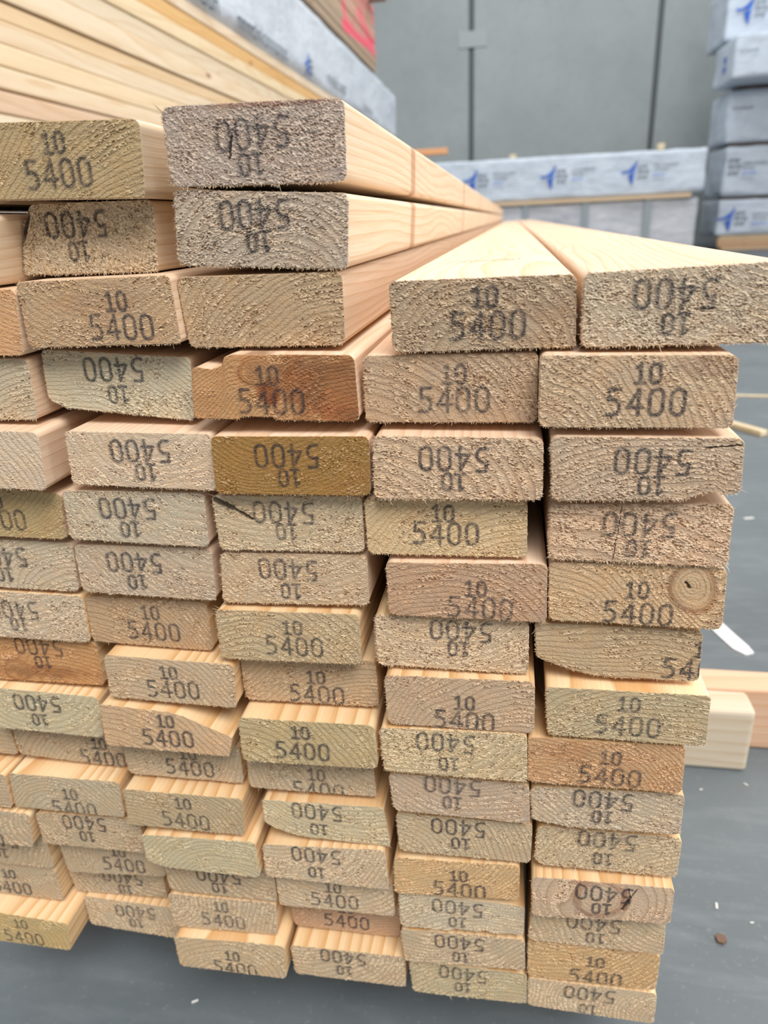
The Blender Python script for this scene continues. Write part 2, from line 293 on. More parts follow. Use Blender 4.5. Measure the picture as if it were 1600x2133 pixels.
# ---------------------------------------------------------------- the boards of the front stack
# id: (x, y, z centre in mm, face corner offsets TL TR BR BL in mm, stamp (U upright / I inverted, 5400 centre, 10 centre))
BOARDS = {
'C-3':(-11.6,-0.8,116.9,(-44.3,18.7,45.3,16.6,44.1,-18.4,-45.0,-16.5),('I',-0.5,4.5,-2.3,-8.6)),
'C-2':(-13.2,0.2,78.7,(-43.2,20.6,46.0,14.9,43.6,-19.8,-46.3,-14.9),('I',-2.2,7.4,-1.2,-5.2)),
'C-1':(-18.1,1.5,39.5,(-44.3,18.4,45.1,18.3,44.2,-18.2,-41.8,-18.1),None),
'B-3':(-114.7,-0.4,115.6,(-44.2,19.3,46.5,15.8,43.3,-19.2,-45.5,-16.1),('U',-1.6,-5.9,-1.5,8.0)),
'B-2':(-122.4,17.5,78.5,(-32.9,18.8,45.9,17.7,43.3,-18.4,-38.6,-17.5),('I',-0.7,7.4,-1.7,-6.3)),
'B-1':(-106.0,-5.1,41.2,(-45.1,17.4,43.2,18.4,44.7,-16.5,-45.5,-17.5),('U',11.8,-7.4,10.9,6.0)),
'A-1':(-198.3,-6.2,38.7,(-44.4,19.0,46.8,16.5,42.9,-19.1,-45.4,-16.5),None),
'A-2':(-194.9,-12.8,77.2,(-43.8,20.4,39.2,15.1,32.2,-20.6,-45.9,-15.1),None),
'D-1':(96.9,-5.8,36.4,(-45.1,16.5,44.2,17.1,45.5,-16.6,-44.4,-18.2),('U',3.0,-5.6,1.3,7.8)),
'E-1':(189.3,-9.2,37.9,(-45.1,16.1,44.6,18.5,45.2,-17.0,-44.8,-18.0),('I',-4.1,5.8,-2.6,-7.8)),
'D0':(80.6,-3.5,-0.8,(-44.6,17.3,44.3,17.7,44.8,-17.7,-44.7,-17.9),('U',2.3,-5.8,2.4,7.3)),
'E0':(170.4,-15.2,-0.4,(-45.1,18.0,44.2,17.0,45.8,-17.7,-44.6,-17.5),('U',5.1,-5.0,4.9,8.8)),
'A0':(-203.3,-1.2,0.1,(-44.7,18.3,46.0,17.3,43.9,-18.3,-45.1,-17.2),None),
'B0':(-109.7,7.1,0.7,(-43.8,20.4,46.5,14.5,43.5,-21.4,-46.1,-12.8),('I',-1.0,8.3,-0.6,-6.0)),
'C0':(-12.2,-8.3,1.1,(-43.8,18.5,44.9,16.8,45.8,-18.1,-47.0,-16.5),('U',-1.6,-7.2,-2.7,6.6)),
'A1':(-198.5,-13.6,-38.7,(-44.6,18.5,46.1,16.9,43.8,-18.6,-45.2,-17.0),None),
'B1':(-96.2,-7.5,-39.9,(-43.5,16.9,45.2,15.7,43.9,-17.9,-45.8,-15.5),('I',1.3,5.3,2.8,-7.3)),
'C1':(-5.9,-11.7,-40.6,(-43.6,16.2,44.7,16.6,43.8,-16.9,-44.9,-17.4),('I',-1.2,5.3,-0.8,-7.4)),
'D1':(84.8,-13.0,-40.6,(-43.7,17.4,43.9,16.4,44.6,-17.0,-44.5,-18.1),('I',-1.4,4.9,-1.5,-7.8)),
'E1':(178.1,-15.2,-39.3,(-46.0,16.7,44.2,16.3,46.1,-15.7,-44.1,-17.5),('I',3.5,4.1,4.0,-8.5)),
'A2':(-202.3,-1.0,-77.7,(-44.2,19.5,46.3,13.5,43.5,-17.0,-45.6,-16.0),('U',-0.4,-4.9,-1.4,7.4)),
'B2':(-107.8,-4.2,-77.3,(-44.3,16.9,46.0,16.6,44.3,-18.0,-46.2,-15.5),('I',-3.9,5.7,-4.3,-7.8)),
'C2':(-12.8,-4.3,-78.4,(-44.6,16.3,44.3,17.6,44.0,-16.7,-43.6,-18.2),('I',-2.1,6.7,-1.3,-5.3)),
'D2':(77.8,-5.4,-78.0,(-44.9,16.8,44.3,16.6,45.0,-16.6,-44.3,-17.4),('U',0.2,-3.5,-1.3,8.5)),
'E2':(179.2,-9.7,-76.9,(-45.6,16.0,44.8,17.8,45.9,-17.2,-45.2,-16.3),('I',-0.0,5.5,0.7,-8.3)),
'A3':(-204.9,3.0,-115.8,(-44.6,18.5,46.3,16.7,43.6,-18.2,-45.2,-17.0),('I',-6.8,5.3,-7.8,-7.7)),
'B3':(-110.1,-0.8,-115.4,(-45.2,17.3,46.1,17.6,44.9,-18.3,-45.9,-16.1),('I',-5.9,6.3,-6.2,-7.5)),
'C3':(-13.5,-2.4,-115.6,(-44.3,16.2,45.6,17.7,45.4,-15.5,-47.0,-18.1),('I',-2.9,6.3,-2.2,-8.2)),
'D3':(89.3,-8.3,-115.7,(-45.5,16.6,44.6,18.9,45.5,-17.9,-44.6,-17.5),('U',8.2,-10.4,5.4,1.8)),
'E3':(181.2,-7.6,-114.4,(-46.5,18.6,44.9,18.6,46.7,-18.7,-45.4,-17.6),('U',2.1,-10.9,0.6,3.4)),
'A4':(-205.4,3.1,-154.4,(-44.7,18.2,45.2,17.3,43.0,-18.3,-45.1,-17.3),('I',-8.1,4.4,-6.7,-6.7)),
'B4':(-118.4,4.8,-155.5,(-41.5,17.5,42.8,17.2,43.3,-19.1,-42.7,-16.9),('U',3.1,-6.5,2.8,7.3)),
'C4':(-19.7,-6.0,-154.0,(-45.3,17.2,46.0,18.6,44.9,-17.0,-45.9,-18.5),('U',3.4,-6.4,3.2,6.9)),
'D4':(80.3,-3.8,-154.1,(-45.5,17.9,45.0,17.7,45.7,-17.9,-45.2,-17.4),('I',5.9,9.4,4.5,-3.0)),
'E4':(175.0,-3.3,-154.0,(-46.6,17.4,44.7,17.2,46.3,-16.5,-44.5,-17.6),('U',43.9,-8.4,47.5,4.6)),
'A5':(-206.5,7.4,-193.0,(-44.9,17.7,44.9,17.8,45.0,-17.2,-44.9,-17.8),('I',0.7,11.4,1.3,-1.1)),
'B5':(-104.2,-5.5,-193.2,(-44.2,17.5,46.0,16.3,43.8,-17.8,-45.7,-16.2),('U',0.9,-6.5,-0.3,6.6)),
'C5':(-12.5,4.4,-193.0,(-45.1,17.3,44.7,18.2,45.4,-16.5,-45.1,-18.1),('U',4.4,-10.2,4.5,2.9)),
'D5':(85.3,-8.8,-192.9,(-45.4,17.6,44.6,19.4,45.4,-18.3,-44.6,-18.7),('U',3.1,-12.4,3.1,0.8)),
'E5':(182.4,-9.8,-192.9,(-46.5,17.1,44.7,18.0,45.9,-17.5,-44.0,-17.3),('U',1.4,-6.9,0.9,8.4)),
'A6':(-210.4,0.5,-231.7,(-44.6,18.5,46.5,16.9,43.4,-18.4,-45.2,-17.0),('I',-2.5,7.5,-3.5,-7.1)),
'B6':(-112.4,-9.2,-231.6,(-44.7,18.8,47.7,14.3,43.4,-16.9,-46.7,-15.9),('U',1.1,-5.5,1.4,8.5)),
'C6':(-13.1,-10.0,-231.4,(-45.3,16.8,45.2,18.4,46.0,-16.2,-46.1,-18.8),('U',-3.7,-6.5,-4.0,8.2)),
'D6':(81.6,-9.0,-231.3,(-46.2,16.4,44.8,19.7,46.1,-17.6,-44.8,-18.2),('I',-4.8,8.3,-2.8,-8.2)),
'E6':(173.2,-8.0,-231.3,(-46.1,17.0,44.9,18.0,46.2,-16.8,-45.1,-17.8),('U',3.7,-8.5,3.2,5.5)),
'A7':(-208.6,14.9,-270.4,(-44.6,18.6,45.2,16.9,43.5,-19.4,-43.9,-15.2),('U',26.3,-12.3,25.2,1.1)),
'Z7':(-300.5,15.7,-270.2,(-44.9,17.7,44.9,17.8,45.1,-17.0,-44.9,-17.8),None),
'B7':(-114.1,7.9,-270.4,(-45.0,17.5,44.8,18.0,44.5,-17.1,-44.3,-17.6),('U',4.5,-7.4,4.7,5.6)),
'C7':(-18.6,5.6,-270.1,(-45.0,17.4,44.8,18.1,45.9,-16.3,-45.8,-18.1),('U',4.6,-15.3,4.0,-1.7)),
'D7':(84.9,-5.1,-270.4,(-46.3,15.7,44.3,16.0,45.9,-16.2,-43.6,-15.5),('I',-4.3,9.6,-4.4,-4.6)),
'E7':(177.1,-4.5,-270.0,(-46.8,14.0,45.4,18.1,46.1,-14.4,-45.0,-17.3),('I',-2.0,7.7,-1.6,-6.0)),
'A8':(-210.9,1.9,-308.9,(-44.1,16.1,46.2,17.4,44.9,-16.4,-47.2,-17.0),('U',4.1,-13.0,3.3,1.0)),
'Z8':(-303.4,0.6,-309.0,(-44.6,18.4,46.0,15.6,43.9,-17.0,-45.2,-17.1),None),
'B8':(-114.2,-3.0,-308.9,(-44.6,16.3,46.5,17.7,44.0,-16.6,-46.1,-17.4),('U',0.3,-8.2,0.3,7.7)),
'C8':(-10.1,1.3,-309.1,(-44.5,14.6,42.7,18.3,46.4,-17.5,-44.5,-15.9),('I',-5.1,8.1,-4.6,-7.8)),
'D8':(87.4,-1.0,-308.9,(-45.9,16.5,45.3,17.5,45.0,-16.6,-44.4,-17.3),('I',-3.5,8.5,-1.9,-5.5)),
'E8':(180.9,-0.5,-308.8,(-44.9,16.3,45.2,17.6,45.3,-16.5,-45.7,-17.3),('I',-0.3,9.4,-1.9,-6.9)),
'A9':(-201.4,5.1,-347.9,(-43.8,14.4,44.6,18.6,42.8,-16.0,-43.6,-16.9),('I',-3.2,8.7,-3.4,-5.1)),
'Z9':(-294.3,0.9,-347.6,(-44.4,18.9,47.5,16.2,42.3,-18.5,-45.3,-16.6),('U',-1.0,-14.1,1.3,1.4)),
'B9':(-106.6,-4.6,-347.8,(-44.4,14.5,44.3,18.4,44.8,-16.2,-44.7,-16.9),None),
'C9':(-12.2,-2.0,-347.4,(-45.7,14.2,44.8,20.6,46.2,-17.0,-45.6,-17.6),('I',-6.0,8.4,-6.6,-8.1)),
'D9':(81.9,-0.8,-348.0,(-43.4,14.0,43.7,19.0,43.9,-13.3,-44.2,-20.8),('U',2.5,-10.5,1.9,3.3)),
'E9':(179.4,-6.1,-347.5,(-45.9,15.8,45.0,18.9,45.3,-13.4,-44.6,-21.1),('I',1.3,7.1,0.7,-6.8)),
'A10':(-196.7,15.8,-386.2,(-45.7,15.7,44.0,19.8,44.5,-13.6,-42.9,-21.3),('U',9.2,-6.1,6.4,7.6)),
'Z10':(-295.7,13.4,-386.1,(-44.9,17.7,44.9,17.8,45.1,-17.1,-44.9,-17.8),('I',-0.3,8.6,-1.1,-5.8)),
'B10':(-101.2,7.7,-386.2,(-44.9,17.6,44.9,17.9,44.4,-17.4,-44.2,-17.3),('I',-0.8,3.8,-1.4,-9.0)),
'C10':(-9.6,6.8,-386.1,(-45.1,17.2,44.7,18.3,45.5,-16.1,-45.2,-18.5),('U',-0.7,-7.2,-1.2,6.2)),
'D10':(85.3,1.9,-386.2,(-45.2,17.1,44.9,15.9,44.9,-14.6,-44.7,-19.1),('I',-2.6,6.6,-2.6,-8.1)),
'E10':(179.7,2.3,-385.9,(-45.0,17.3,44.8,18.0,46.4,-16.3,-46.3,-17.9),('I',-2.0,5.9,-0.1,-8.1)),
'A11':(-207.2,27.9,-424.9,(-45.0,15.9,44.1,19.6,43.6,-14.2,-41.4,-20.6),('I',6.0,2.8,6.3,-11.1)),
'Z11':(-296.9,15.6,-424.7,(-45.0,17.5,44.3,18.7,44.5,-18.1,-44.8,-18.0),('U',-2.6,-9.3,-1.6,6.6)),
'B11':(-103.8,8.0,-424.9,(-44.7,16.0,45.5,19.6,43.4,-15.4,-44.4,-20.6),('U',-1.0,-7.0,-1.0,8.0)),
'C11':(-7.1,20.0,-424.9,(-45.1,17.3,44.7,18.2,43.4,-17.0,-43.0,-17.8),('U',0.7,-6.5,0.9,7.8)),
'D11':(86.5,3.8,-424.7,(-46.5,14.0,44.7,18.8,45.8,-13.3,-44.2,-20.3),('I',-2.7,6.6,-1.6,-8.7)),
'E11':(179.5,4.1,-424.5,(-46.1,18.1,45.5,18.7,45.5,-17.2,-45.0,-19.4),('U',3.1,-12.3,2.0,3.7)),
'A12':(-199.0,24.5,-463.9,(-41.4,18.2,45.1,17.2,42.2,-20.1,-41.8,-16.2),('I',4.8,6.4,3.5,-7.2)),
'Z12':(-286.6,-0.4,-463.4,(-44.6,18.5,45.8,15.7,42.6,-17.2,-45.2,-17.0),('U',-0.2,-8.9,0.4,7.4)),
'B12':(-100.0,1.0,-463.1,(-46.8,14.9,47.1,21.0,45.1,-17.6,-46.4,-19.4),('U',2.1,-13.7,1.0,0.3)),
'C12':(-4.1,6.6,-463.3,(-46.2,15.0,45.8,18.5,45.3,-15.9,-45.0,-17.4),('I',-3.5,8.7,-3.3,-6.2)),
'D12':(90.2,6.3,-463.5,(-45.4,16.6,43.8,17.8,44.7,-15.0,-42.9,-19.2),('I',-3.7,8.3,-3.7,-6.4)),
'E12':(181.2,5.2,-463.2,(-46.3,15.3,45.5,16.3,46.3,-16.9,-45.6,-15.2),('I',-1.3,5.8,-1.3,-10.8)),
'A-3':(-210.0,6.0,115.6,(-44.8,17.2,44.8,17.2,44.8,-17.2,-44.8,-17.2),None),
}
# face colour, spoken colour, pith (mm from centre), ring spacing mm, roughness
LOOK = {
'C-3': ((172,158,147), 'pinkish grey', (22,62), 3.2, .75), 'C-2': ((172,158,142), 'grey', (10,-34), 4.6, .70),
'C-1': ((172,150,122), 'tan', (45,-70), 3.6, .35), 'B-3': ((168,148,114), 'olive-tan', (60,-75), 3.0, .15),
'B-2': ((186,172,148), 'pale', (55,60), 3.4, .85), 'B-1': ((178,152,122), 'light brown', (8,48), 3.4, .45),
'A-3': ((170,150,124), 'tan', (20,60), 3.4, .3),
'A-1': ((196,156,118), 'orange-tan', (50,40), 3.0, .2), 'A-2': ((150,124,100), 'brown', (20,40), 3.0, .3),
'D-1': ((166,147,124), 'grey-brown', (-2,-30), 4.6, .60), 'E-1': ((180,166,146), 'grey-tan', (55,60), 3.4, .85),
'D0': ((176,152,127), 'grey-brown', (-42,-45), 4.6, .45), 'E0': ((182,160,134), 'pinkish tan', (-62,-45), 3.6, .40),
'A0': ((184,170,146), 'pale grey', (55,-70), 3.6, .45), 'B0': ((188,179,156), 'pale grey', (-20,-70), 2.6, .40),
'C0': ((178,138,98), 'orange-brown', (62,-85), 2.3, .25), 'A1': ((198,180,157), 'cream', (-60,-60), 3.6, .30),
'B1': ((200,180,156), 'pinkish cream', (12,30), 4.2, .40), 'C1': ((150,116,68), 'ochre', (-15,52), 2.6, .25),
'D1': ((190,166,140), 'pinkish tan', (-45,-42), 5.4, .65), 'E1': ((180,160,138), 'grey-tan', (10,-120), 3.4, .65),
'A2': ((178,156,116), 'tan', (-30,60), 2.8, .2), 'B2': ((188,174,152), 'pale grey', (48,48), 4.4, .45),
'C2': ((192,174,146), 'cream', (-12,58), 3.8, .55), 'D2': ((198,174,138), 'golden tan', (60,-75), 3.6, .45),
'E2': ((194,168,142), 'pinkish tan', (-60,-190), 9.0, .95), 'A3': ((190,174,150), 'pale grey', (45,-50), 3.6, .35),
'B3': ((186,168,146), 'pale', (58,60), 3.6, .35), 'C3': ((192,170,142), 'cream', (10,55), 3.6, .55),
'D3': ((178,148,122), 'pinkish brown', (-15,-55), 3.4, .30), 'E3': ((190,163,130), 'tan', (-60,-60), 3.8, .45),
'A4': ((194,176,152), 'pale', (-10,60), 4.2, .60), 'B4': ((176,150,120), 'light brown', (-45,-60), 3.2, .25),
'C4': ((182,162,130), 'tan', (-25,-48), 3.6, .40), 'D4': ((196,174,146), 'cream', (-10,70), 4.4, .75),
'E4': ((178,156,126), 'tan', (10,-160), 4.0, .40), 'A5': ((186,142,98), 'orange-tan', (0,-80), 3.0, .15),
'B5': ((186,164,136), 'tan', (-30,-45), 3.6, .30), 'C5': ((180,156,126), 'light brown', (40,-70), 3.2, .35),
'D5': ((184,160,134), 'pinkish tan', (40,-60), 3.4, .40), 'E5': ((176,160,130), 'grey-olive', (20,-90), 3.4, .40),
'A6': ((190,178,148), 'pale', (-8,44), 4.8, .30), 'B6': ((190,162,130), 'tan', (-45,-55), 4.4, .25),
'C6': ((178,160,124), 'grey-olive', (-50,-45), 4.4, .25), 'D6': ((192,174,142), 'cream', (-25,60), 4.4, .75),
'E6': ((184,148,112), 'brownish tan', (-45,-65), 3.0, .45), 'D7': ((182,162,140), 'grey-tan', (10,50), 4.2, .35),
'E7': ((182,166,144), 'grey-tan', (50,60), 3.6, .60), 'C8': ((190,176,146), 'pale', (20,90), 4.0, .40),
'D8': ((182,164,136), 'grey-tan', (-50,-30), 3.6, .35), 'E8': ((184,166,138), 'tan', (60,-60), 3.4, .55),
'A8': ((180,164,138), 'grey-tan', (-8,-32), 3.2, .20), 'B8': ((174,156,126), 'grey-tan', (-40,-50), 3.2, .30),
'B9': ((184,172,142), 'pale grey', (20,-50), 3.6, .30), 'D9': ((194,164,124), 'golden tan', (-40,60), 3.0, .35),
'E9': ((188,166,142), 'tan', (0,0), 5.0, .40), 'D10': ((188,174,150), 'pale grey', (20,-110), 3.4, .40),
'D11': ((184,166,140), 'pinkish tan', (-30,70), 4.0, .45), 'D12': ((180,166,136), 'grey-tan', (30,-90), 3.6, .45),
'Z12': ((182,160,116), 'tan', (-20,-36), 4.0, .25), 'B12': ((186,166,136), 'tan', (-4,-40), 4.2, .30),
'C11': ((184,152,124), 'pinkish tan', (40,-60), 3.0, .25), 'E11': ((190,160,120), 'golden tan', (-30,60), 3.4, .35),
}
# top(x)/bottom(x) losses in mm: (side, [(x,loss)...], taper length m)
WANE = {
'C0': [('T', [(-46,6.2),(-34,8.0),(-28,6.0),(-26,1.5),(-21,0)], 1.4), ('B', [(-20,0),(-18,1.6),(-1,1.6),(1,0)], .12)],
'E4': [('B', [(-46,11),(-38,8.5),(-24,3.5),(-12,.8),(0,0)], 9)],
'E1': [('B', [(18,0),(26,3.2),(34,5.2),(37,3.0),(46,4.2)], .06)],
'B6': [('T', [(4,0),(14,2.5),(30,9.0),(46,15)], 9)],
'B0': [('B', [(-46,4.5),(-40,2.2),(-34,0)], 9)],
'C8': [('B', [(-46,9.5),(-38,5.5),(-28,2.0),(-18,0)], 9)],
'B-2': [('T', [(-46,11),(-42,8),(-38,2),(-35,0)], .25)],
'D10': [('B', [(-10,0),(-4,2.2),(8,1.2),(18,3.6),(24,1.0),(46,2.5)], .05)],
'E8': [('B', [(-46,3),(-40,0)], .05)],
'B9': [('B', [(-46,6),(-36,2),(-28,0)], .3)],
'E7': [('T', [(-46,2),(-38,0)], .05), ('B', [(-46,4),(-30,1.5),(-22,0)], .05)],
}
KNOTS = {'E3': [(28,6,11,15)], 'E9': [(-2,2,17,17)], 'C0': [(-10,8,8,9)], 'A5': [(-20,-8,10,10)]}
DARKS = {'C2': [(-43,15,-33,10,1.6),(-33,10,-22,3,.9)], 'E9': [(17,13,18,5,.25),(22,13,17,2,.35),(17,2,14,-7,.9)],
         'E3': [(25,9,27,6,.6)], 'B9': [(-40,-5,-28,0,.12),(-28,0,-18,6,.1)], 'E2': [(-9,17,-12,-17,.06)], 'C-3': [(-11,4,-13,-6,.5)],
         'E1': [(28,11,44,13.5,.35)], 'B-2': [(-46,8,-41,14,3.0)]}
STAINS = {'C0': [(-2,-4,10,7,1),(28,0,34,24,.72),(34,-14,16,8,.85),(-8,9,8,9,.35)], 'A5': [(0,-9,40,7,.55)], 'E0': [(34,13,16,7,.35)],
          'E9': [(-15,-2,3,14,.5),(15,2,3,14,.6),(-12,16,14,3,.4)], 'C-3': [(8,17,34,2.2,.5)], 'E6': [(-20,8,20,8,.25)], 'D-1': [(30,0,16,6,.18)], 'B-1': [(0,5,30,8,.18)]}

SLIVERS = {'C-3': [(-44, 16, -1, .75, -.1, 9, .55), (-44.5, -14, -1, .25, -.2, 4.5, .4), (-44, -15.5, -1, -.1, -.3, 3.6, .35)],
'E0': [(45, -5, .7, 1, -.2, 5.5, .4), (44.5, -9.5, .8, 1, -.2, 6, .42)],
'C4': [(-43, 16, -1, .35, -.3, 7, .3), (-44, 13, -1, .15, -.3, 6, .28), (-42, 17, -1, .6, -.2, 6, .26)],
'A9': [(-44, 2, -1, .8, -.2, 4, .3)], 'B8': [(44, 10, .6, 1, -.2, 5, .3), (45, 7, .9, 1, -.2, 6, .3)],
'Z9': [(44, 8, .8, .6, -.2, 5, .3), (44, 1, .9, .5, -.2, 6, .3), (44, -8, .9, .6, -.2, 6, .35)],
'C2': [(-44, 16, -1, .2, -.2, 5, .25)], 'D4': [(-44, 12, -1, .3, -.2, 3.5, .3), (-44, 2, -1, .4, -.2, 3.5, .3)], 'B-1': [(-43, 17.5, -.3, 1, -.1, 3, .25)],
'D8': [(-43, 15, -1, .5, -.2, 3.5, .3)], 'E8': [(-40, 12, -1, .2, -.3, 6, .5)], 'E1': [(-44, -15, -1, -.3, -.2, 3.5, .35)], 'D-1': [(43, 2, 1, .1, -.1, 3, .3), (43, -6, 1, 0, -.1, 3, .3)]}
def seg_dist(px, pz, ax, az, bx, bz):
    dx, dz = bx - ax, bz - az; L = dx * dx + dz * dz + 1e-9
    t = np.clip(((px - ax) * dx + (pz - az) * dz) / L, 0, 1)
    return np.hypot(px - ax - t * dx, pz - az - t * dz)
def arc(cx, cy, rx, ry, a0, a1, n):
    return [(cx + rx * math.cos(math.radians(a0 + (a1 - a0) * i / n)), cy + ry * math.sin(math.radians(a0 + (a1 - a0) * i / n))) for i in range(n + 1)]
ZERO = arc(.3, .74, .26, .26, 0, 180, 7) + arc(.3, .26, .26, .26, 180, 360, 7) + [(.56, .74)]
GLYPH = {'0': [ZERO], '1': [[(.12, .82), (.33, 1), (.33, 0)], [(.08, 0), (.58, 0)]],
         '4': [[(.44, 0), (.44, 1), (.02, .30), (.60, .30)]],
         '5': [[(.52, 1), (.12, 1), (.09, .58)] + arc(.24, .31, .29, .30, 80, -100, 8) + [(.04, .03)]]}
def stamp_field(px, pz, st, rs):
    """ink coverage 0..1 on face points (mm)"""
    o, x5, z5, x1, z1 = st; s = 1 if o == 'U' else -1
    out = np.zeros(px.shape)
    for word, cx, cz, hh, pitch, ww in (('5400', x5, z5, 12.6, 9.7, 11.6), ('10', x1, z1, 9.2, 7.0, 8.6)):
        n = len(word); tilt = rs.uniform(-.02, .02)
        for gi, ch in enumerate(word):
            gx = (gi - (n - 1) / 2) * pitch
            qx = s * (px - cx) - gx; qz = s * (pz - cz) - tilt * gx
            near = (abs(qx) < pitch) & (abs(qz) < hh)
            if not near.any(): continue
            ax, az = qx[near], qz[near]; d = np.full(ax.shape, 99.)
            for line in GLYPH[ch]:
                pts = [((u - .3) * ww, (v - .5) * hh) for u, v in line]
                for (a, b), (c, e) in zip(pts[:-1], pts[1:]): d = np.minimum(d, seg_dist(ax, az, a, b, c, e))
            out[near] = np.maximum(out[near], 1 - sstep(.30, 1.55, d))
    return out

EH, EW = 17.75, 45.0
def board_shape(q, cuts, px, pz, fade=0.0):
    """map nominal section coordinates (mm) to this board's own section"""
    u = px / EW; v = pz / EH
    x = px + 0.; z = pz + 0.
    for (sx, sz), (cx, cz) in zip(((-1, 1), (1, 1), (1, -1), (-1, -1)), q):
        wgt = (1 + sx * u) * (1 + sz * v) / 4
        x = x + wgt * (cx - sx * EW); z = z + wgt * (cz - sz * EH)
    for side, pts, tl in cuts:
        f = max(0.0, 1 - fade / tl); loss = np.interp(px, [p[0] for p in pts], [p[1] for p in pts]) * f
        if side == 'T': z = z - loss * (v + 1) / 2
        else: z = z + loss * (1 - v) / 2
    return x, z
SEEDS = {}
def make_board(bid, i):
    x0, y0, z0, qf, st = BOARDS[bid]
    q = [(qf[k * 2], qf[k * 2 + 1]) for k in range(4)]
    rs = np.random.RandomState(1000 + i * 7); sd = 5000 + i * 31
    if bid in LOOK: colr, word, pith, spc, rough = LOOK[bid]
    else:
        b = rs.uniform(-6, 6); colr = (186 + b, 167 + b, 140 + b); word = 'grey-tan'
        ang = rs.uniform(0, 6.28); pith = (60 * math.cos(ang), 55 * math.sin(ang)); spc = rs.uniform(3, 4.6); rough = rs.uniform(.25, .5)
    cuts = WANE.get(bid, [])
    step = .33
    nu, nv = int(round(2 * EW / step)), int(round(2 * EH / step))
    gx, gz = np.meshgrid(np.linspace(-EW, EW, nu + 1), np.linspace(-EH, EH, nv + 1), indexing='ij')
    R = rs.uniform(3.2, 4.6)
    ax, az = np.abs(gx) - (EW - R), np.abs(gz) - (EH - R)
    m = (ax > 0) & (az > 0); ln = np.hypot(ax, az)
    # square-to-disc in the corner patches keeps the cells even
    mx = np.maximum(ax, az); k = np.where(m, mx / np.maximum(ln, 1e-6), 1)
    px = np.where(m, np.sign(gx) * (EW - R + ax * k), gx); pz = np.where(m, np.sign(gz) * (EH - R + az * k), gz)
    # ---- ring pattern
    wx = px + 2.6 * (vnoise(px / 22 + 9, pz / 22, sd) - .5) * 2; wz = pz + 2.6 * (vnoise(px / 22, pz / 22 + 5, sd + 1) - .5) * 2
    wx += .7 * (vnoise(px / 5, pz / 5, sd + 2) - .5); wz += .7 * (vnoise(px / 5, pz / 5, sd + 3) - .5)
    r = np.hypot(wx - pith[0], wz - pith[1]); th = np.arctan2(wz - pith[1], wx - pith[0])
    rr = r / spc; knotm = np.zeros(px.shape); rim = np.zeros(px.shape)
    for (kx, kz, ra, rb) in KNOTS.get(bid, []):
        kd = np.hypot((wx - kx) / ra, (wz - kz) / rb); mm = 1 - sstep(.92, 1.05, kd)
        knotm = np.maximum(knotm, mm); rim = np.maximum(rim, sstep(.7, .95, kd) * (1 - sstep(1.02, 1.2, kd)))
        rr = np.where(mm > .5, kd * 6, rr + 2.2 * np.exp(-((kd - 1) * 1.6) ** 2))
    rr = rr + .9 * vnoise(rr * .45 + 3, th * .7, sd + 9)
    fr = rr - np.floor(rr); late = sstep(.45, .75, fr) * (1 - sstep(.95, 1.0, fr))
    edgeline = sstep(.78, .92, fr) * (1 - sstep(.96, 1.0, fr)) * (.35 + .65 * vnoise(rr * 2, th * 4, sd + 30))
    # ---- torn fibre field, drawn out along the rings
    tx = r * th; c1 = np.cos(th); 
    sa = rs.uniform(-.5, .5); du = px * math.cos(sa) + pz * math.sin(sa); dv = -px * math.sin(sa) + pz * math.cos(sa)
    n1 = vnoise(du / .85, dv / .40, sd + 4); n2 = vnoise(px / .36, pz / .36, sd + 5); n3 = vnoise(px / 2.2, pz / 1.3, sd + 6)
    hgt = .50 * n1 + .30 * n2 + .20 * n3
    hgt = np.clip(.5 + (hgt - .5) * 2.0, 0, 1)
    early = 1 - sstep(.40, .62, fr + .25 * (vnoise(px / 2.5, pz / 2.5, sd + 12) - .5))
    zone = .56 * vnoise(px / 12 + 2, pz / 8, sd + 7) + .20 * vnoise(px / 3.5, pz / 2.6, sd + 8) + .30 * early
    tear = sstep(.74 - .62 * rough, .98 - .52 * rough, zone) * (1 - knotm)
    x, z = board_shape(q, cuts, px, pz)
    stain = np.zeros(px.shape)
    for (sx, sz, sa, sb, am) in STAINS.get(bid, []):
        e = np.hypot((px - sx) / sa, (pz - sz) / sb) + .5 * (vnoise(px / 4, pz / 3, sd + 20) - .5)
        stain = np.maximum(stain, am * (1 - sstep(.55, 1.1, e)) * (.7 + .3 * vnoise(r / 1.2, tx / 9, sd + 21)))
    stain = np.maximum(stain, .45 * rim)
    dark = np.zeros(px.shape)
    for (a, b, c, d, w) in DARKS.get(bid, []):
        dd = seg_dist(px + .8 * (vnoise(px / 1.5, pz / 1.5, sd + 22) - .5), pz + .8 * (vnoise(px / 1.5 + 4, pz / 1.5, sd + 23) - .5), a, b, c, d)
        dark = np.maximum(dark, (1 - sstep(w * .6, w * 1.5 + .15, dd)) * .85)
    ink = np.zeros(px.shape)
    if st:
        s2 = np.random.RandomState(77 + i)
        ink = stamp_field(x, z, st, s2)
        ink = ink * (.66 + .55 * vnoise(px / 2.4, pz / 2.4, sd + 13)) * (1 - .35 * tear * (hgt > .66))
        if s2.rand() < .35 or bid in ('C-2', 'E-1', 'C-3'):
            gh = stamp_field(x + .9, z + .5, st, np.random.RandomState(77 + i)); ink = np.maximum(ink, gh * .42)
        ink = np.clip(ink * s2.uniform(.9, 1.15), 0, 1)
    # ---- relief (towards -y)
    rel = tear * (hgt - .5) * .72 + (1 - tear) * (hgt - .5) * .22 - late * .12 - dark * 1.2 + .5 * (vnoise(px / 18, pz / 12, sd + 14) - .5) + knotm * .25
    y = -rel
    edge = np.minimum(EW - np.abs(gx), EH - np.abs(gz))
    y = y + np.where(edge < .01, .25, 0)
    # ragged arris
    jag = rough * .75 + .2
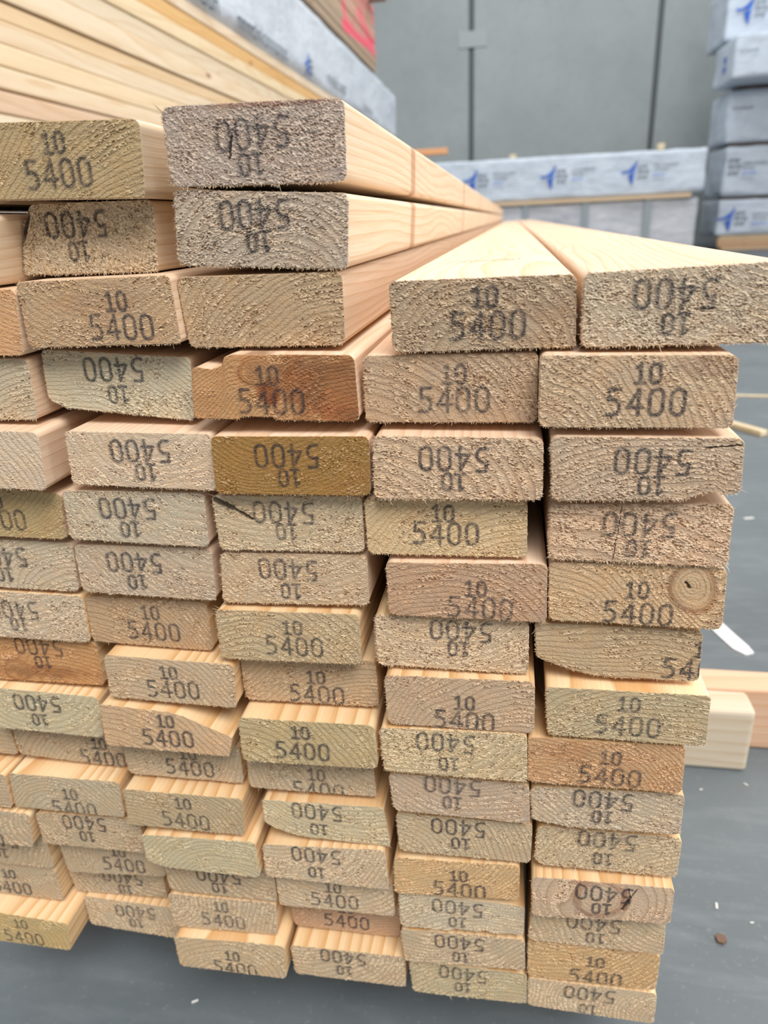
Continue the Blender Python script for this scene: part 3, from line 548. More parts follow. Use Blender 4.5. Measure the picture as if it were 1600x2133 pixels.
    sidef = np.where((gx < -EW + 2) | (gz < -EH + 2), 1.7, .7)
    bb = (edge < .9)
    amp = np.where(bb, (1 - edge / .9) * jag * sidef, 0)
    x = x + np.sign(gx) * amp * (.6 * vnoise(px / .7, pz / .7, sd + 15) + .4 * vnoise(px / 2.6, pz / 2.6, sd + 35) - .55) * (np.abs(gx) > EW - 4)
    z = z + np.sign(gz) * amp * (.6 * vnoise(px / .7, pz / .7, sd + 16) + .4 * vnoise(px / 2.6, pz / 2.6, sd + 36) - .55) * (np.abs(gz) > EH - 4)
    idx = np.arange((nu + 1) * (nv + 1)).reshape(nu + 1, nv + 1)
    F = np.stack([idx[:-1, :-1], idx[1:, :-1], idx[1:, 1:], idx[:-1, 1:]], -1).reshape(-1, 4)
    V = np.stack([x, y, z], -1).reshape(-1, 3) * .001
    AT = dict(edgeline=edgeline, late=late, tear=tear, hgt=hgt, stain=stain, dark=dark, ink=ink, pale=np.zeros(px.shape))
    AT = {k: v.ravel() for k, v in AT.items()}
    fi = AT['ink'][F].max(1) > .16
    if st and fi.any():
        parts = (('end_grain', ~fi), ('ink_stamp', fi))
    else: parts = (('end_grain', np.ones(len(F), bool)),)
    # ---- body
    bi = np.concatenate([idx[:-1, 0], idx[-1, :-1], idx[:0:-1, -1], idx[0, :0:-1]])
    bx, bz = px.ravel()[bi], pz.ravel()[bi]; nb = len(bi)
    stn = [0.0, .0015, .006, .02, .06, .15, .4, 1.2, 3.0, 5.4]
    lens = 5.4 + rs.uniform(-.01, .01)
    BV = []; BW = []
    for s in stn:
        if s == 0: ring = V[bi]
        else:
            sx_, sz_ = board_shape(q, cuts, bx, bz, s); sy = np.full(nb, min(s, lens))
            ring = np.stack([sx_ * .001, sy, sz_ * .001], 1)
        BV.append(ring)
    BV = np.concatenate(BV); n = len(stn)
    a = np.arange(nb); b2 = (a + 1) % nb
    BF = np.concatenate([np.stack([k2 * nb + a, (k2 + 1) * nb + a, (k2 + 1) * nb + b2, k2 * nb + b2], 1) for k2 in range(n - 1)])
    wp = BV - np.array([pith[0] * .001, -y0 * .001, pith[1] * .001])
    base_z = -EH * .001
    off = np.array([0, 0, -base_z])
    me = fast_mesh('timber_board', BV + off, BF, {'wpos': ('FLOAT_VECTOR', wp)}, smooth=True)
    # far end cap
    top = bid[1:] in ('-1', '-2', '-3')
    lay = int(bid[1:])
    bc = (228, 209, 184) if lay < -1 else ((232, 206, 180) if lay < 4 else (236, 208, 166))  # tint by row: warmer light on the lower boards put into the colour
    jb = rs.uniform(-6, 6)
    body = link(me, 'timber_board', M_SIDEB if bid in ('C-3', 'C-2') else (M_SIDEG if lay > 3 else M_SIDE), None, (x0 * .001, y0 * .001, z0 * .001 + base_z), sr(bc[0] + jb, bc[1] + jb, bc[2] + jb))
    ecol = sr(*[min(255, c * k) for c, k in zip(colr, (1.08, 1.075, 1.065))])
    eg = None
    for nm, msk in parts:
        f = F[msk]; used = np.unique(f); rem = np.full(len(V), -1); rem[used] = np.arange(len(used))
        em = fast_mesh(nm, V[used] + off, rem[f], {k: ('FLOAT', v[used]) for k, v in AT.items()}, smooth=False)
        o = link(em, nm, M_END, body if eg is None else eg, None, ecol)
        if eg is None: eg = o
        else: o['label'] = 'dark inkjet numbers 10 and 5400'
    # ---- torn fibres along the sawn edges
    nf = int(140 + 900 * rough)
    FV = []; FF = []
    per = rs.rand(nf); side = rs.rand(nf)
    for k3 in range(nf):
        j = rs.randint(nb)
        bxx, bzz = bx[j], bz[j]
        low = bzz < -EH + 3; lef = bxx < -EW + 3
        if not (low or lef) and rs.rand() < .72: continue
        p = V[bi[j]]; L = rs.uniform(.35, 1.0) ** 2 * (1.25 if low or lef else .7) * (.55 + rough) * .001
        if rs.rand() < .012: L *= 3.2
        nx = (1 if bxx > EW - 3 else (-1 if lef else 0)); nz = (-1 if low else (1 if bzz > EH - 3 else 0))
        d = np.array([nx * 1.0 + rs.uniform(-.7, .7), rs.uniform(-.5, .35), nz * 1.0 + rs.uniform(-.6, .3)]); d /= np.linalg.norm(d)
        w = rs.uniform(.07, .20) * .001
        e1 = np.cross(d, [0, 1, .3]); e1 /= np.linalg.norm(e1) + 1e-9; e2 = np.cross(d, e1)
        mid = p + d * L * .55 + rs.uniform(-.25, .25, 3) * L; tipp = mid + (d + rs.uniform(-.5, .5, 3)) * L * .45
        n0 = len(FV); p = p + np.array([0, .0002, 0])
        for cc, ww in ((p, w), (mid, w * .75)):
            for a3 in (0, 2.09, 4.19): FV.append(cc + ww * (math.cos(a3) * e1 + math.sin(a3) * e2))
        FV.append(tipp)
        for a3 in range(3):
            b3 = (a3 + 1) % 3
            FF += [(n0 + a3, n0 + b3, n0 + 3 + b3), (n0 + a3, n0 + 3 + b3, n0 + 3 + a3), (n0 + 3 + a3, n0 + 3 + b3, n0 + 6)]
    if FV:
        fo = link(fast_mesh('torn_fibres', np.array(FV) + off, np.array(FF)), 'torn_fibres', M_FIBRE, body)
        fo['kind'] = 'stuff'
    for (sx, sz, dx, dz, dy, L, wd) in SLIVERS.get(bid, []):
        d = np.array([dx, dy, dz], float); d /= np.linalg.norm(d); e1 = np.cross(d, [0, 1, .2]); e1 /= np.linalg.norm(e1); e2 = np.cross(d, e1)
        p0 = np.array([sx, 1.2, sz]) - d * L * .3; sv = []
        for t_, ww in ((0, .5), (.3, 1), (.65, .7)):
            c_ = p0 + d * L * t_ + np.array([0, 0, .12 * L * t_ * t_])
            sv += [(c_ + ww * wd * (cu * e1 + cv * .35 * e2)) for cu, cv in ((1, 0), (0, 1), (-1, 0), (0, -1))]
        sv.append(p0 + d * L + np.array([0, 0, .12 * L]))
        sf = [(0, 3, 2, 1)] + [(k_ * 4 + a_, k_ * 4 + (a_ + 1) % 4, k_ * 4 + 4 + (a_ + 1) % 4, k_ * 4 + 4 + a_) for k_ in (0, 1) for a_ in range(4)] + [(8 + a_, 8 + (a_ + 1) % 4, 12) for a_ in range(4)]
        link(py_mesh('splinter', [np.array(v_) * .001 + off for v_ in sv], sf), 'splinter', M_FIBRE, body)
    return body, word, st
COLNAME = {'E': 'rightmost column', 'D': 'second column from the right', 'C': 'third column from the right', 'B': 'fourth column from the right', 'A': 'fifth column from the right', 'Z': 'sixth column from the right'}
ORD = ['', 'top', 'second', 'third', 'fourth', 'fifth', 'sixth', 'seventh', 'eighth', 'ninth', 'tenth', 'eleventh', 'twelfth', 'thirteenth', 'fourteenth', 'fifteenth', 'sixteenth']
SPECIAL = {
'C-3': 'pinkish grey board end lying highest of all, stamped 5400 upside down, top of third column',
'C-2': 'grey board end with bold arched growth rings, just under the highest board',
'C-1': 'plain tan board end without any stamp, third from top in third column',
'B-3': 'smooth olive-tan board end stamped 10 over 5400, beside the highest board',
'C0': 'orange-brown board end with a knot and a chipped upper left corner',
'C1': 'ochre stained board end with 5400 upside down, under the orange-brown knotty board',
'E3': 'tan board end with a round ringed knot at its upper right corner',
'E9': 'board end with a large central knot, red cracks and 5400 stamped across it',
'E4': 'board end broken at lower left with its 5400 stamp cut off at the right edge',
'B9': 'unstamped pale board end with a small diagonal crack, fourth column from the right',
'B6': 'board end with its upper right corner slanting away in wane, fourth column',
'C2': 'cream board end with a dark bark pocket at its upper left corner',
'D-1': 'top board of second column from right, cream top face, 10 over 5400 on its end',
'E-1': 'top right board cut by the picture edge, 5400 upside down on its rough end',
'E2': 'board end split by a fine vertical crack, coarse right half, 5400 upside down',
'A5': 'orange-tan resinous board end shaded under the board above, 5400 upside down, fifth column',
}
tops = {}
for b in BOARDS: tops.setdefault(b[0], []).append(int(b[1:]))
for i, bid in enumerate(BOARDS):
    if ONLY and bid not in ONLY: continue
    body, word, st = make_board(bid, i)
    c, l = bid[0], int(bid[1:])
    if bid in SPECIAL: lab = SPECIAL[bid]
    else:
        stt = 'unstamped' if st is None else ('5400 upright' if st[0] == 'U' else '5400 upside down')
        if c == 'Z': n = ORD[13 - l]; pos = ('bottom' if l == 12 else n + ' from bottom') + ' of sixth column from right'
        else:
            n = l - min(tops[c]) + 1; pos = ('bottom board' if l == 12 else ORD[n] + (' board' if n == 1 else ' from top')) + ' of ' + COLNAME[c].replace(' from the right', ' from right')
        lab = '%s board end, %s, %s' % (word, stt, pos)
    tag(body, lab, 'timber board', 'stacked timber boards of the front pack')

# printed line on the top face of the second-column top board: small dashes of ink
def letters_mesh(name, rnd, n, w, h, gap):
    """a row of small blurred upright and round marks in the x-z plane"""
    vs = []; fs = []; x = 0
    def bar(x0, x1, z0, z1):
        k = len(vs); vs.extend([(x0, 0, z0), (x1, 0, z0), (x1, 0, z1), (x0, 0, z1)]); fs.append((k, k + 1, k + 2, k + 3))
    for i in range(n):
        t = w * .2; k = rnd.random()
        if k < .22: bar(x, x + t, 0, h)
        elif k < .55: bar(x, x + t, 0, h * .7); bar(x + w - t, x + w, 0, h * .7); bar(x + t, x + w - t, h * .7 - t, h * .7)
        elif k < .8: bar(x, x + t, 0, h * .7); bar(x + w - t, x + w, 0, h * .7); bar(x + t, x + w - t, h * .7 - t, h * .7); bar(x + t, x + w - t, 0, t)
        else: bar(x, x + w, h * .7 - t, h * .7); bar(x, x + w, 0, t); bar(x + t, x + 2 * t, t, h * .7 - t)
        x += (w if k >= .22 else t) + gap
    return vs, fs, x
rnd = random.Random(4)
if not ONLY or 'D-1' in ONLY:
    d1 = next(o for o in COL.objects if o.name.startswith('timber_board') and o.get('label') == SPECIAL['D-1'])
    vs, fs, wx_ = letters_mesh('printed_line', rnd, 17, .0027, .0052, .0012)
    vs2, fs2, _ = letters_mesh('printed_line', rnd, 12, .0023, .0032, .0012)
    k = len(vs); vs = vs + [(x + .012, y, z - .0062) for x, y, z in vs2]; fs = fs + [tuple(i + k for i in f) for f in fs2]
    me = py_mesh('printed_line', [(x, z, 0) for x, y, z in vs], fs)
    pl = link(me, 'printed_line', mat_plain('faded_ink', sr(84, 80, 80), .8), d1)
    pl.location = Vector((.067, .134, .0386 + .0185)) - d1.location
    pl.location.z = .01775 + .0165 + .00012 + .00035
    pl.rotation_euler = (0, math.radians(-.38), math.radians(13)); pl['label'] = 'faded dark printed line across the top face'

# ---------------------------------------------------------------- bearers and loose timber on the floor right of the stack
STB = -.4818
def timber_x(name, x0, x1, y0, y1, z0, z1, r, col, label, cat, group=None, spacing=None):
    o = rbox(name, x0, x1, y0, y1, z0, z1, r, M_PLANK, None, sr(*col), 3, wpos=(y0 - .06, z0 - .05), axis='x')
    tag(o, label, cat, group); return o
timber_x('timber_bearer', -.72, .4125, .394, .437, FLOOR, STB - .0008, .006, (206, 195, 176), 'pale square-ended timber bearer on the floor under the front stack, sticking out right', 'timber bearer')
timber_x('timber_bearer', .30, .98, .4395, .482, FLOOR, FLOOR + .092, .005, (216, 182, 156), 'pinkish timber lying on the floor behind the pale bearer, running out of frame right', 'timber bearer')
def flat_piece(name, pts, h, z, mat, color=None, lift=0.0):
    """thin solid prism on the floor from an xy outline"""
    n = len(pts); vs = [(x, y, 0) for x, y in pts] + [(x, y, h) for x, y in pts]
    fs = [tuple(range(n - 1, -1, -1)), tuple(range(n, 2 * n))] + [(i, (i + 1) % n, (i + 1) % n + n, i + n) for i in range(n)]
    cx_ = sum(p[0] for p in pts) / n; cy_ = sum(p[1] for p in pts) / n
    vs = [(x - cx_, y - cy_, zz) for x, y, zz in vs]
    return link(py_mesh(name, vs, fs), name, mat, None, (cx_, cy_, z), color)
M_WHITEP = mat_plain('white_plastic', sr(225, 226, 230), .45)
M_OFF = mat_plain('offcut_wood', sr(222, 206, 172), .6, var=(30, sr(200, 176, 138), .7))
def ribbon(name, path, w, h, mat):
    """curved strip on the floor"""
    L = []; Rr = []
    for i, (x, y) in enumerate(path):
        a = path[max(0, i - 1)]; b = path[min(len(path) - 1, i + 1)]
        dx, dy = b[0] - a[0], b[1] - a[1]; l = math.hypot(dx, dy); ww = w * (1 if i < len(path) - 1 else .55)
        L.append((x - dy / l * ww / 2, y + dx / l * ww / 2)); Rr.append((x + dy / l * ww / 2, y - dx / l * ww / 2))
    n = len(path); P = L + Rr[::-1]
    vs = [(x, y, 0) for x, y in P] + [(x, y, h) for x, y in P]; m = len(P); fs = []
    for i in range(n - 1):
        a, b, c, d = i, i + 1, m - 2 - i, m - 1 - i
        fs += [(d, c, b, a), (a + m, b + m, c + m, d + m)]
    fs += [(i, (i + 1) % m, (i + 1) % m + m, i + m) for i in range(m)]
    cx_, cy_ = path[n // 2]
    return link(py_mesh(name, [(x - cx_, y - cy_, z) for x, y, z in vs], fs), name, mat, None, (cx_, cy_, FLOOR))
o = ribbon('plastic_strip', [(.40, .93), (.432, .84), (.462, .752), (.474, .712), (.484, .682), (.493, .664)], .027, .002, M_WHITEP)
tag(o, 'white plastic strip with a bent tip on the grey floor beside the stack', 'plastic strip')
o = rbox('timber_offcut', -.15, .15, -.014, .014, 0, .018, .003, M_OFF, origin=(0, 0, 0)); o.location = (.80, 2.02, FLOOR); o.rotation_euler = (0, 0, math.radians(-58))
tag(o, 'short pale timber offcut lying on the floor right of the second board row', 'timber offcut')
o = rbox('timber_sliver', -.2, .2, -.008, .008, 0, .006, .002, M_OFF, origin=(0, 0, 0)); o.location = (1.13, 2.40, FLOOR); o.rotation_euler = (0, 0, math.radians(-8))
tag(o, 'thin pale timber sliver on the floor beyond the short offcut', 'timber sliver')
o = flat_piece('bark_chip', [(.3195, .1525), (.3245, .151), (.3285, .1545), (.3275, .160), (.3225, .1615), (.319, .158)], .003, FLOOR, mat_plain('bark', sr(108, 84, 72), .9, bump=(400, .5, .001)))
tag(o, 'small brown bark chip on the bare grey floor at lower right', 'bark chip')
M_FLECK = mat_plain('pale_fleck', sr(205, 205, 198), .8)
for (x, y, a, l, lab) in ((.329, .194, 80, .007, 'small white wood fleck on floor above the brown bark chip'), (.358, .179, 10, .004, 'tiny white speck on floor right of the brown bark chip'),
                       (.351, .357, 20, .004, 'tiny white speck on floor just below the pale bearer'), (.406, .372, 140, .005, 'pale wood crumb on floor at the corner of the pale bearer'),
                       (.65, 1.229, 15, .022, 'pale wood shaving on floor level with the split board end'), (.545, .66, 60, .006, 'tiny pale crumb on floor between white strip and pinkish timber'),
                       (-.16, .03, 30, .006, 'pale fleck on dark floor under the fourth column of boards'), (-.03, -.06, 70, .005, 'pale fleck on dark floor below the orphan lower boards'),
                       (.115, -.075, 50, .005, 'pale fleck on dark floor at the bottom edge of the picture')):
    o = rbox('wood_fleck', -l / 2, l / 2, -l / 6, l / 6, 0, .0012, .0003, M_FLECK, origin=(0, 0, 0)); o.location = (x, y, FLOOR); o.rotation_euler = (0, 0, math.radians(a))
    tag(o, lab, 'wood fleck', 'flecks of wood on the floor')

# ---------------------------------------------------------------- left packs: planks, wrapped pack, weathered pack
LX = -.92
PL = [(.276, .3185, (232, 222, 200), 'whitish', 0), (.3205, .3625, (220, 194, 168), 'pinkish', 0), (.3665, .4075, (230, 212, 184), 'cream', 0), (.4085, .4505, (232, 214, 182), 'pale yellow', 0),
      (.4515, .494, (228, 212, 186), 'cream', .002), (.495, .5285, (224, 200, 164), 'tan', .004), (.533, .5845, (230, 214, 188), 'pale', 0), (.5855, .6315, (222, 208, 184), 'beige', .004),
      (.6325, .675, (230, 212, 178), 'cream', 0), (.6765, .7195, (222, 184, 128), 'golden', .003), (.7205, .756, (228, 212, 188), 'pale', 0)]
PN = ['lowest', 'second', 'third', 'fourth', 'fifth', 'sixth', 'seventh', 'eighth', 'ninth', 'tenth', 'top']
for i, (z0, z1, c, w, inset) in enumerate(PL):
    o = rbox('long_plank', LX - .14, LX - inset, .45, 6.95, z0, z1, .0035, M_PLANK, None, sr(*c), 2, wpos=(LX - .05 + rnd.uniform(-.05, .03), (z0 + z1) / 2 + rnd.uniform(-.06, .06)))
    lab = '%s long plank, %s in the unwrapped pack at upper left' % (w, 'lowest' if i == 0 else ('topmost, under the white wrap' if i == 10 else PN[i] + ' from the bottom'))
    tag(o, lab, 'plank', 'long planks of the left pack')
o = rbox('timber_bearer', -.9185, -.44, 6.18, 6.26, .585, .632, .004, M_PLANK, None, sr(228, 176, 134), 2, wpos=(6.1, .5), axis='x')
tag(o, 'orange-tan bearer end poking out right of the left pack, against the back wall', 'timber bearer')
o = rbox('timber_bearer', -2.0, -.80, 5.46, 5.54, 1.518, 1.56, .004, M_PLANK, None, sr(150, 128, 110), 2, wpos=(5.4, 1.4), axis='x')
tag(o, 'dark bearer end at the top picture edge above the pink-painted pack', 'timber bearer')

def wrapped_box(name, x0, x1, y0, y1, z0, z1, mat, amp, seed, nx=40, ny=40, nz=12, r=.03):
    """box skin with rounded edges and gentle wrinkles as one solid mesh"""
    import bmesh
    bm = bmesh.new(); bmesh.ops.create_cube(bm, size=1)
    cx_, cy_ = (x0 + x1) / 2, (y0 + y1) / 2; sx, sy, sz = x1 - x0, y1 - y0, z1 - z0
    for v in bm.verts: v.co = Vector((v.co.x * sx, v.co.y * sy, (v.co.z + .5) * sz))
    bmesh.ops.bevel(bm, geom=bm.edges[:], offset=r, segments=3, profile=.5, affect='EDGES')
    for ax_, n, s in ((0, nx, sx), (1, ny, sy), (2, nz, sz)):
        for i in range(1, n):
            c = [0, 0, 0]; no = [0, 0, 0]; no[ax_] = 1
            c[ax_] = (i / n * s) if ax_ == 2 else (-s / 2 + i / n * s)
            bmesh.ops.bisect_plane(bm, geom=bm.verts[:] + bm.edges[:] + bm.faces[:], plane_co=c, plane_no=no)
    bm.normal_update()
    co = np.array([v.co[:] for v in bm.verts]); no = np.array([v.normal[:] for v in bm.verts])
    a = vnoise(co[:, 0] * 3.1 + co[:, 1] * 3.3, co[:, 2] * 4.2 + co[:, 0] * 1.5, seed) - .5
    b = vnoise(co[:, 0] * 8.1 + co[:, 2] * 6, co[:, 1] * 8.3 + co[:, 2] * 7.2, seed + 1) - .5
    d = amp * (a * 1.2 + b * .6); d = np.where(np.abs(no[:, 2]) > .3, -np.abs(d), d)
    for v, q, n, dd in zip(bm.verts, co, no, d):
        if q[2] < .02: n = np.array([n[0], n[1], 0])
        v.co = Vector(q + n * dd)
    me = bpy.data.meshes.new(name); bm.to_mesh(me); bm.free()
    for p_ in me.polygons: p_.use_smooth = True
    return link(me, name, mat, None, (cx_, cy_, z0))
def text_mesh(s, size, mat, name, parent, loc, rot, shear=0):
    cu = bpy.data.curves.new(name, 'FONT'); cu.body = s; cu.size = size; cu.extrude = .0006; cu.space_line = .82; cu.shear = shear
    tmp = bpy.data.objects.new(name, cu); COL.objects.link(tmp); bpy.context.view_layer.update()
    me = bpy.data.meshes.new_from_object(tmp.evaluated_get(bpy.context.evaluated_depsgraph_get()))
    bpy.data.objects.remove(tmp)
    me.materials.clear(); o = link(me, name, mat, parent); o.location = loc; o.rotation_euler = rot; return o
B1_ = [(-1, .12), (-.55, .14), (-.15, .34), (.1, .6), (.42, 1.05), (.5, 1.0), (.34, .5), (.2, .2), (.0, .08), (-.5, -.04), (-.95, -.08)]
B2_ = [(-.36, -.2), (-.12, -.16), (.08, .02), (.26, .3), (.2, -.2), (.16, -.7), (.14, -1.05), (.02, -1.05), (-.16, -.62)]
def logo(parent, wloc, s, rot, squash=1.0):
    """bird-like blue emblem with three text lines, built in the face plane"""
    Rm = Matrix.Rotation(rot[2], 4, 'Z') @ Matrix.Rotation(math.radians(90), 4, 'X')
    base = Vector(wloc) - parent.location
    def place(nm, pts, mat, zoff=0.0):
        n = len(pts); vs = [(x * s, y * s, zoff) for x, y in pts] + [(x * s, y * s, zoff + .001) for x, y in pts]
        fs = [tuple(range(n - 1, -1, -1)), tuple(range(n, 2 * n))] + [(i, (i + 1) % n, (i + 1) % n + n, i + n) for i in range(n)]
        me = py_mesh(nm, vs, fs); me.transform(Rm); return link(me, nm, mat, parent, base)
    em = place('blue_emblem', B1_, M_BLUE)
    lo = place('emblem_wing', B2_, M_BLUE); lo.parent = em; lo.location = (0, 0, 0)
    mid = place('emblem_shade', [(.05, .1), (.26, .3), (.34, .5), (.3, .2), (.22, -.3), (.1, -.1)], M_PALEBLUE, .001); mid.parent = em; mid.location = (0, 0, 0)
    eul = (math.radians(90), 0, rot[2])
    off = Rm @ Vector((.50 * s, .38 * s, 0))
    t_ = text_mesh('one\nforty\none', s * .60, M_INK, 'printed_name', parent, base + off, eul, .25)
    return em
def words(parent, wloc, lines, rotz, mats):
    base = Vector(wloc) - parent.location; Rm = Matrix.Rotation(rotz, 4, 'Z')
    for (dx, dz, n, w, h, mt) in lines:
        vs, fs, _ = letters_mesh('printed_words', rnd, n, w, h, w * .38)
        vs = [(x, -.0005, z) for x, y, z in vs]
        me = py_mesh('printed_words', vs, fs); me.transform(Rm)
        o = link(me, 'printed_words', mats[mt], parent, base + Rm @ Vector((dx, 0, dz)))
WM = {'k': M_INK, 'b': M_PALEBLUE}

# left wrapped pack; its long side faces +x
lp = wrapped_box('wrapped_timber_pack', LX - 1.1, LX + .005, .6, 6.6, .758, 1.105, M_WRAP, .012, 11, 8, 60, 6, .035)
tag(lp, 'white-wrapped long timber pack lying on the bare planks at upper left', 'wrapped timber pack')
XS = LX + .0165
R90 = math.radians(90)
words(lp, (XS, 2.62, .768), [(0, 0, 14, .036, .060, 'k')], R90, WM)
words(lp, (XS, 2.10, .766), [(.06, 0, 6, .042, .060, 'k')], R90, WM)
logo(lp, (XS, 3.60, .815), .055, (0, 0, R90))
words(lp, (XS, 4.02, .805), [(0, 0, 10, .042, .055, 'k')], R90, WM)
words(lp, (XS, 5.05, .80), [(0, 0, 8, .03, .04, 'k')], R90, WM)

ul = wrapped_box('wrapped_timber_pack', LX - 1.1, LX, .45, 6.9, FLOOR, .274, M_WRAPG, .02, 61, 8, 40, 8, .03)  # unseen pack added below the planks, blocks low light from the left
tag(ul, 'unseen grey-white wrapped pack added on the floor at far left, below the bare planks', 'wrapped timber pack')
# weathered pack with pink paint on top of it
def mat_weather():
    m = mat_side('weathered_plank_with_pink_paint', contrast=.6, spacing=.012); nt = m.node_tree
    t = NT.__new__(NT); t.m = m; t.t = nt; t.b = nt.nodes['Principled BSDF']
    src = t.b.inputs['Base Color'].links[0].from_socket
    w = t.attr('paint', 'Vector'); sep = t.n('ShaderNodeSeparateXYZ'); t.l(w, sep.inputs[0])
    y, z = sep.outputs[1], sep.outputs[2]
    nz = t.noise(t.mapping(w, (1, 3.2, 9)), 1.0, 3, .6)
    def stroke(ay, az, by, bz, wd):
        # distance to a segment in the y-z plane, metres
        dy, dz = by - ay, bz - az; L = dy * dy + dz * dz
        py = t.math('SUBTRACT', y, ay); pz = t.math('SUBTRACT', z, az)
        tt = t.math('DIVIDE', t.math('ADD', t.math('MULTIPLY', py, dy), t.math('MULTIPLY', pz, dz)), L, clamp=True)
        ey = t.math('SUBTRACT', py, t.math('MULTIPLY', tt, dy)); ez = t.math('SUBTRACT', pz, t.math('MULTIPLY', tt, dz))
        d = t.math('SQRT', t.math('ADD', t.math('MULTIPLY', t.math('MULTIPLY', ey, ey), .25), t.math('MULTIPLY', ez, ez)))
        d = t.math('ADD', d, t.math('MULTIPLY', t.math('SUBTRACT', nz, .5), .05))
        return t.mapr(d, wd, wd * .55, 0, 1)
    mk = None
    for s in ((4.55, 1.40, 4.75, 1.20, .035), (4.75, 1.20, 5.65, 1.25, .032), (4.62, 1.20, 4.85, 1.215, .045), (5.15, 1.38, 5.45, 1.30, .035), (4.9, 1.42, 5.3, 1.52, .03), (5.2, 1.22, 5.68, 1.31, .03)):
        v = stroke(*s); mk = v if mk is None else t.math('MAXIMUM', mk, v)
    haze = t.math('MULTIPLY', t.math('MULTIPLY', t.mapr(y, 4.5, 5.0, 0, .55), t.mapr(z, 1.17, 1.25, 0, 1)), t.mapr(nz, .35, .6, .2, 1))
    mk = t.math('MAXIMUM', mk, haze)
    c = t.mix(t.math('MULTIPLY', mk, .85), src, sr(248, 92, 122)); t.color(c); return m
M_WEATH = mat_weather()
zz = 1.122
for i in range(9):
    h = rnd.uniform(.042, .05); x1 = LX - rnd.uniform(0, .012)
    y1 = 5.72 + rnd.uniform(-.03, .02)
    o = rbox('weathered_plank', LX - .12, x1, .8, y1, zz, zz + h - .0015, .004, M_WEATH, None, sr(*rnd.choice([(192, 172, 148), (180, 162, 142), (198, 180, 156)])), 2, wpos=(LX + .05, zz - .05))
    a = o.data.attributes.new('paint', 'FLOAT_VECTOR', 'POINT'); a.data.foreach_set('vector', np.array([(v.co + o.location)[:] for v in o.data.vertices], np.float32).ravel())
    lab = 'weathered pink-painted plank, %s in the topmost pack at upper left' % ('lowest' if i == 0 else ORD[i + 1] + ' from the bottom')
    tag(o, lab, 'plank', 'weathered planks above the left wrapped pack'); zz += h

# ---------------------------------------------------------------- far wrapped packs along the back wall
ang = math.radians(1.6)
mp_lo = wrapped_box('wrapped_timber_pack', -3.05, 2.91, 12.2, 13.3, FLOOR + .0, .246, M_WRAPG, .035, 21, 50, 8, 8, .04)
tag(mp_lo, 'plain grey-white wrapped timber pack on the floor by the back wall, lower of two', 'wrapped timber pack')
mp_up = wrapped_box('wrapped_timber_pack', -3.0, 2.96, 12.17, 13.28, .312, .93, M_WRAP, .02, 33, 50, 8, 8, .035)
tag(mp_up, 'white wrapped timber pack with three blue emblems, upper of two by the back wall', 'wrapped timber pack')
for i, x in enumerate((.30, 1.225, 2.16)):
    s_ = rbox('strap', x - .05, x + .05, 12.165, 12.18, FLOOR + .02, .24, 0, M_STRAP, mp_lo)
    s_['label'] = 'grey vertical strap'
for x in (-.54, .67, 1.88):
    logo(mp_up, (x, 12.145, .63), .155, (0, 0, 0))
    words(mp_up, (x + .32, 12.145, .65), [(0, .05, 15, .021, .045, 'k'), (0, -.01, 8, .021, .038, 'k'), (0, -.085, 5, .03, .05, 'b'), (0, -.14, 8, .016, .012, 'k')], 0, WM)
timber_x('separator_strip', -2.9, 2.78, 12.14, 12.24, .249, .302, .006, (226, 200, 168), 'long tan timber strip between the two wrapped packs by the back wall', 'timber strip')
o = rbox('timber_offcut', .03, .13, 12.4, 12.5, .936, 1.0, .006, M_OFF); tag(o, 'tiny pale block standing on the emblem pack, left of its middle', 'timber offcut')
o = rbox('timber_offcut', 2.27, 2.37, 12.4, 12.5, .936, 1.03, .006, M_OFF); tag(o, 'tiny tan block standing on the emblem pack near its right end', 'timber offcut')

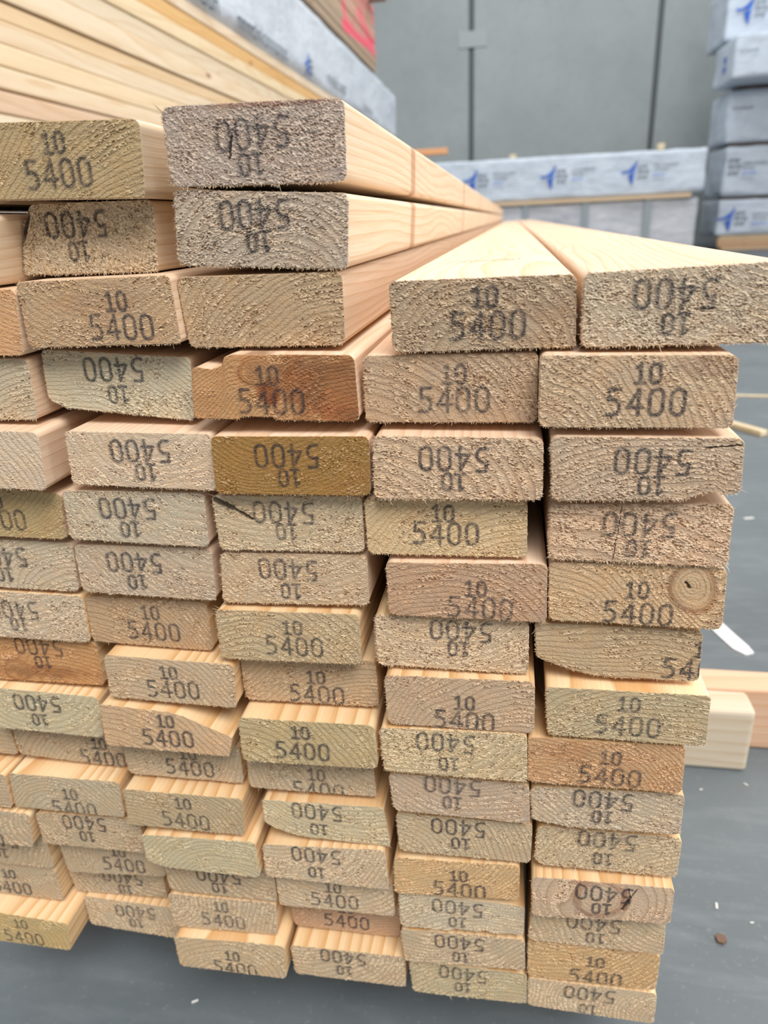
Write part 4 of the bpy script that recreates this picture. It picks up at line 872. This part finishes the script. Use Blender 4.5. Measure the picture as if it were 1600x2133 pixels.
# right stack of five packs
RX = 3.13
def rpack(x0, y0, z0, z1, yaw, seed, lab, prints, amp=.03):
    o = wrapped_box('wrapped_timber_pack', x0, x0 + 5.4, y0, y0 + 1.15, z0, z1, M_WRAP, amp, seed, 50, 10, 8, .035)
    tag(o, lab, 'wrapped timber pack', 'wrapped packs stacked at the right')
    for (kind, dx, z) in prints:
        wl = (x0 + dx, y0 - .026, z)
        if kind == 'logo': logo(o, wl, .165, (0, 0, 0))
        elif kind == 'name': text_mesh('one\nforty\none', .11, M_INK, 'printed_name', o, Vector(wl) - o.location + Vector((-.05, 0, .1)), (R90, 0, 0), .25)
        elif kind == 'text': words(o, wl, [(0, .06, 15, .022, .045, 'k'), (0, .0, 8, .022, .04, 'k'), (0, -.08, 5, .034, .055, 'b'), (0, -.15, 8, .018, .014, 'k')], 0, WM)
        elif kind == 'line': words(o, wl, [(0, 0, 11, .019, .04, 'k')], 0, WM)
    return o
rpack(3.335, 12.72, -.35, .19, 0, 41, 'lowest wrapped pack of the right stack, blue emblem, on bare timber', [('logo', .17, -.10), ('text', .52, -.12)])
rpack(3.35, 12.70, .232, .950, 0, 42, 'second wrapped pack from bottom of the right stack, emblem wrapped round its corner', [('name', .08, .62), ('text', .26, .62)])
rpack(3.30, 12.66, .992, 1.715, 0, 43, 'third wrapped pack from bottom of the right stack, one short printed word', [('line', .05, 1.44)])
p4 = rpack(3.13, 12.0, 1.760, 2.315, 0, 44, 'fourth wrapped pack of the right stack, jutting forward, one printed line', [('line', .04, 2.08)])
rpack(3.12, 12.70, 2.36, 3.10, 0, 45, 'topmost wrapped pack of the right stack with a large blue emblem', [('logo', .28, 2.72)])
em = p4
for k_ in range(2):
    o = rbox('blue_emblem', 3.105, 3.1105, 12.42, 12.50, 2.02 - .12 * k_, 2.11 - .12 * k_, .002, M_BLUE, p4, origin=(3.11, 12.46, 2.02 - .12 * k_))
cs = [(224, 200, 166), (218, 186, 150), (214, 180, 146), (206, 168, 136), (220, 192, 158)]
z = FLOOR
for i in range(5):
    h = .0445
    timber_x('loose_timber', 3.36 + rnd.uniform(0, .05) + (.07 if i == 0 else 0), 8.7, 12.74, 12.88, z + .0008, z + h - .0008, .004, cs[4 - i],
             'bare timber %s under the right wrapped stack' % ('on the floor, lowest' if i == 0 else ORD[i + 1] + ' from the floor'), 'timber', 'bare timbers under the right stack')
    z += h
for (z0, z1, yy) in ((.19, .232, 12.78), (.95, .992, 12.76), (1.715, 1.76, 12.74), (2.315, 2.36, 12.78)):
    timber_x('separator_strip', 3.40, 8.5, yy, yy + .3, z0 + .002, z1 - .002, .004, (120, 104, 90),
             'dark timber strip %s in the right wrapped stack' % {.19: 'lowest, above the bottom pack', .95: 'second from bottom', 1.715: 'third from bottom', 2.315: 'highest, under the top pack'}[z0], 'timber strip', 'strips between the right packs')
bpy.context.view_layer.update()
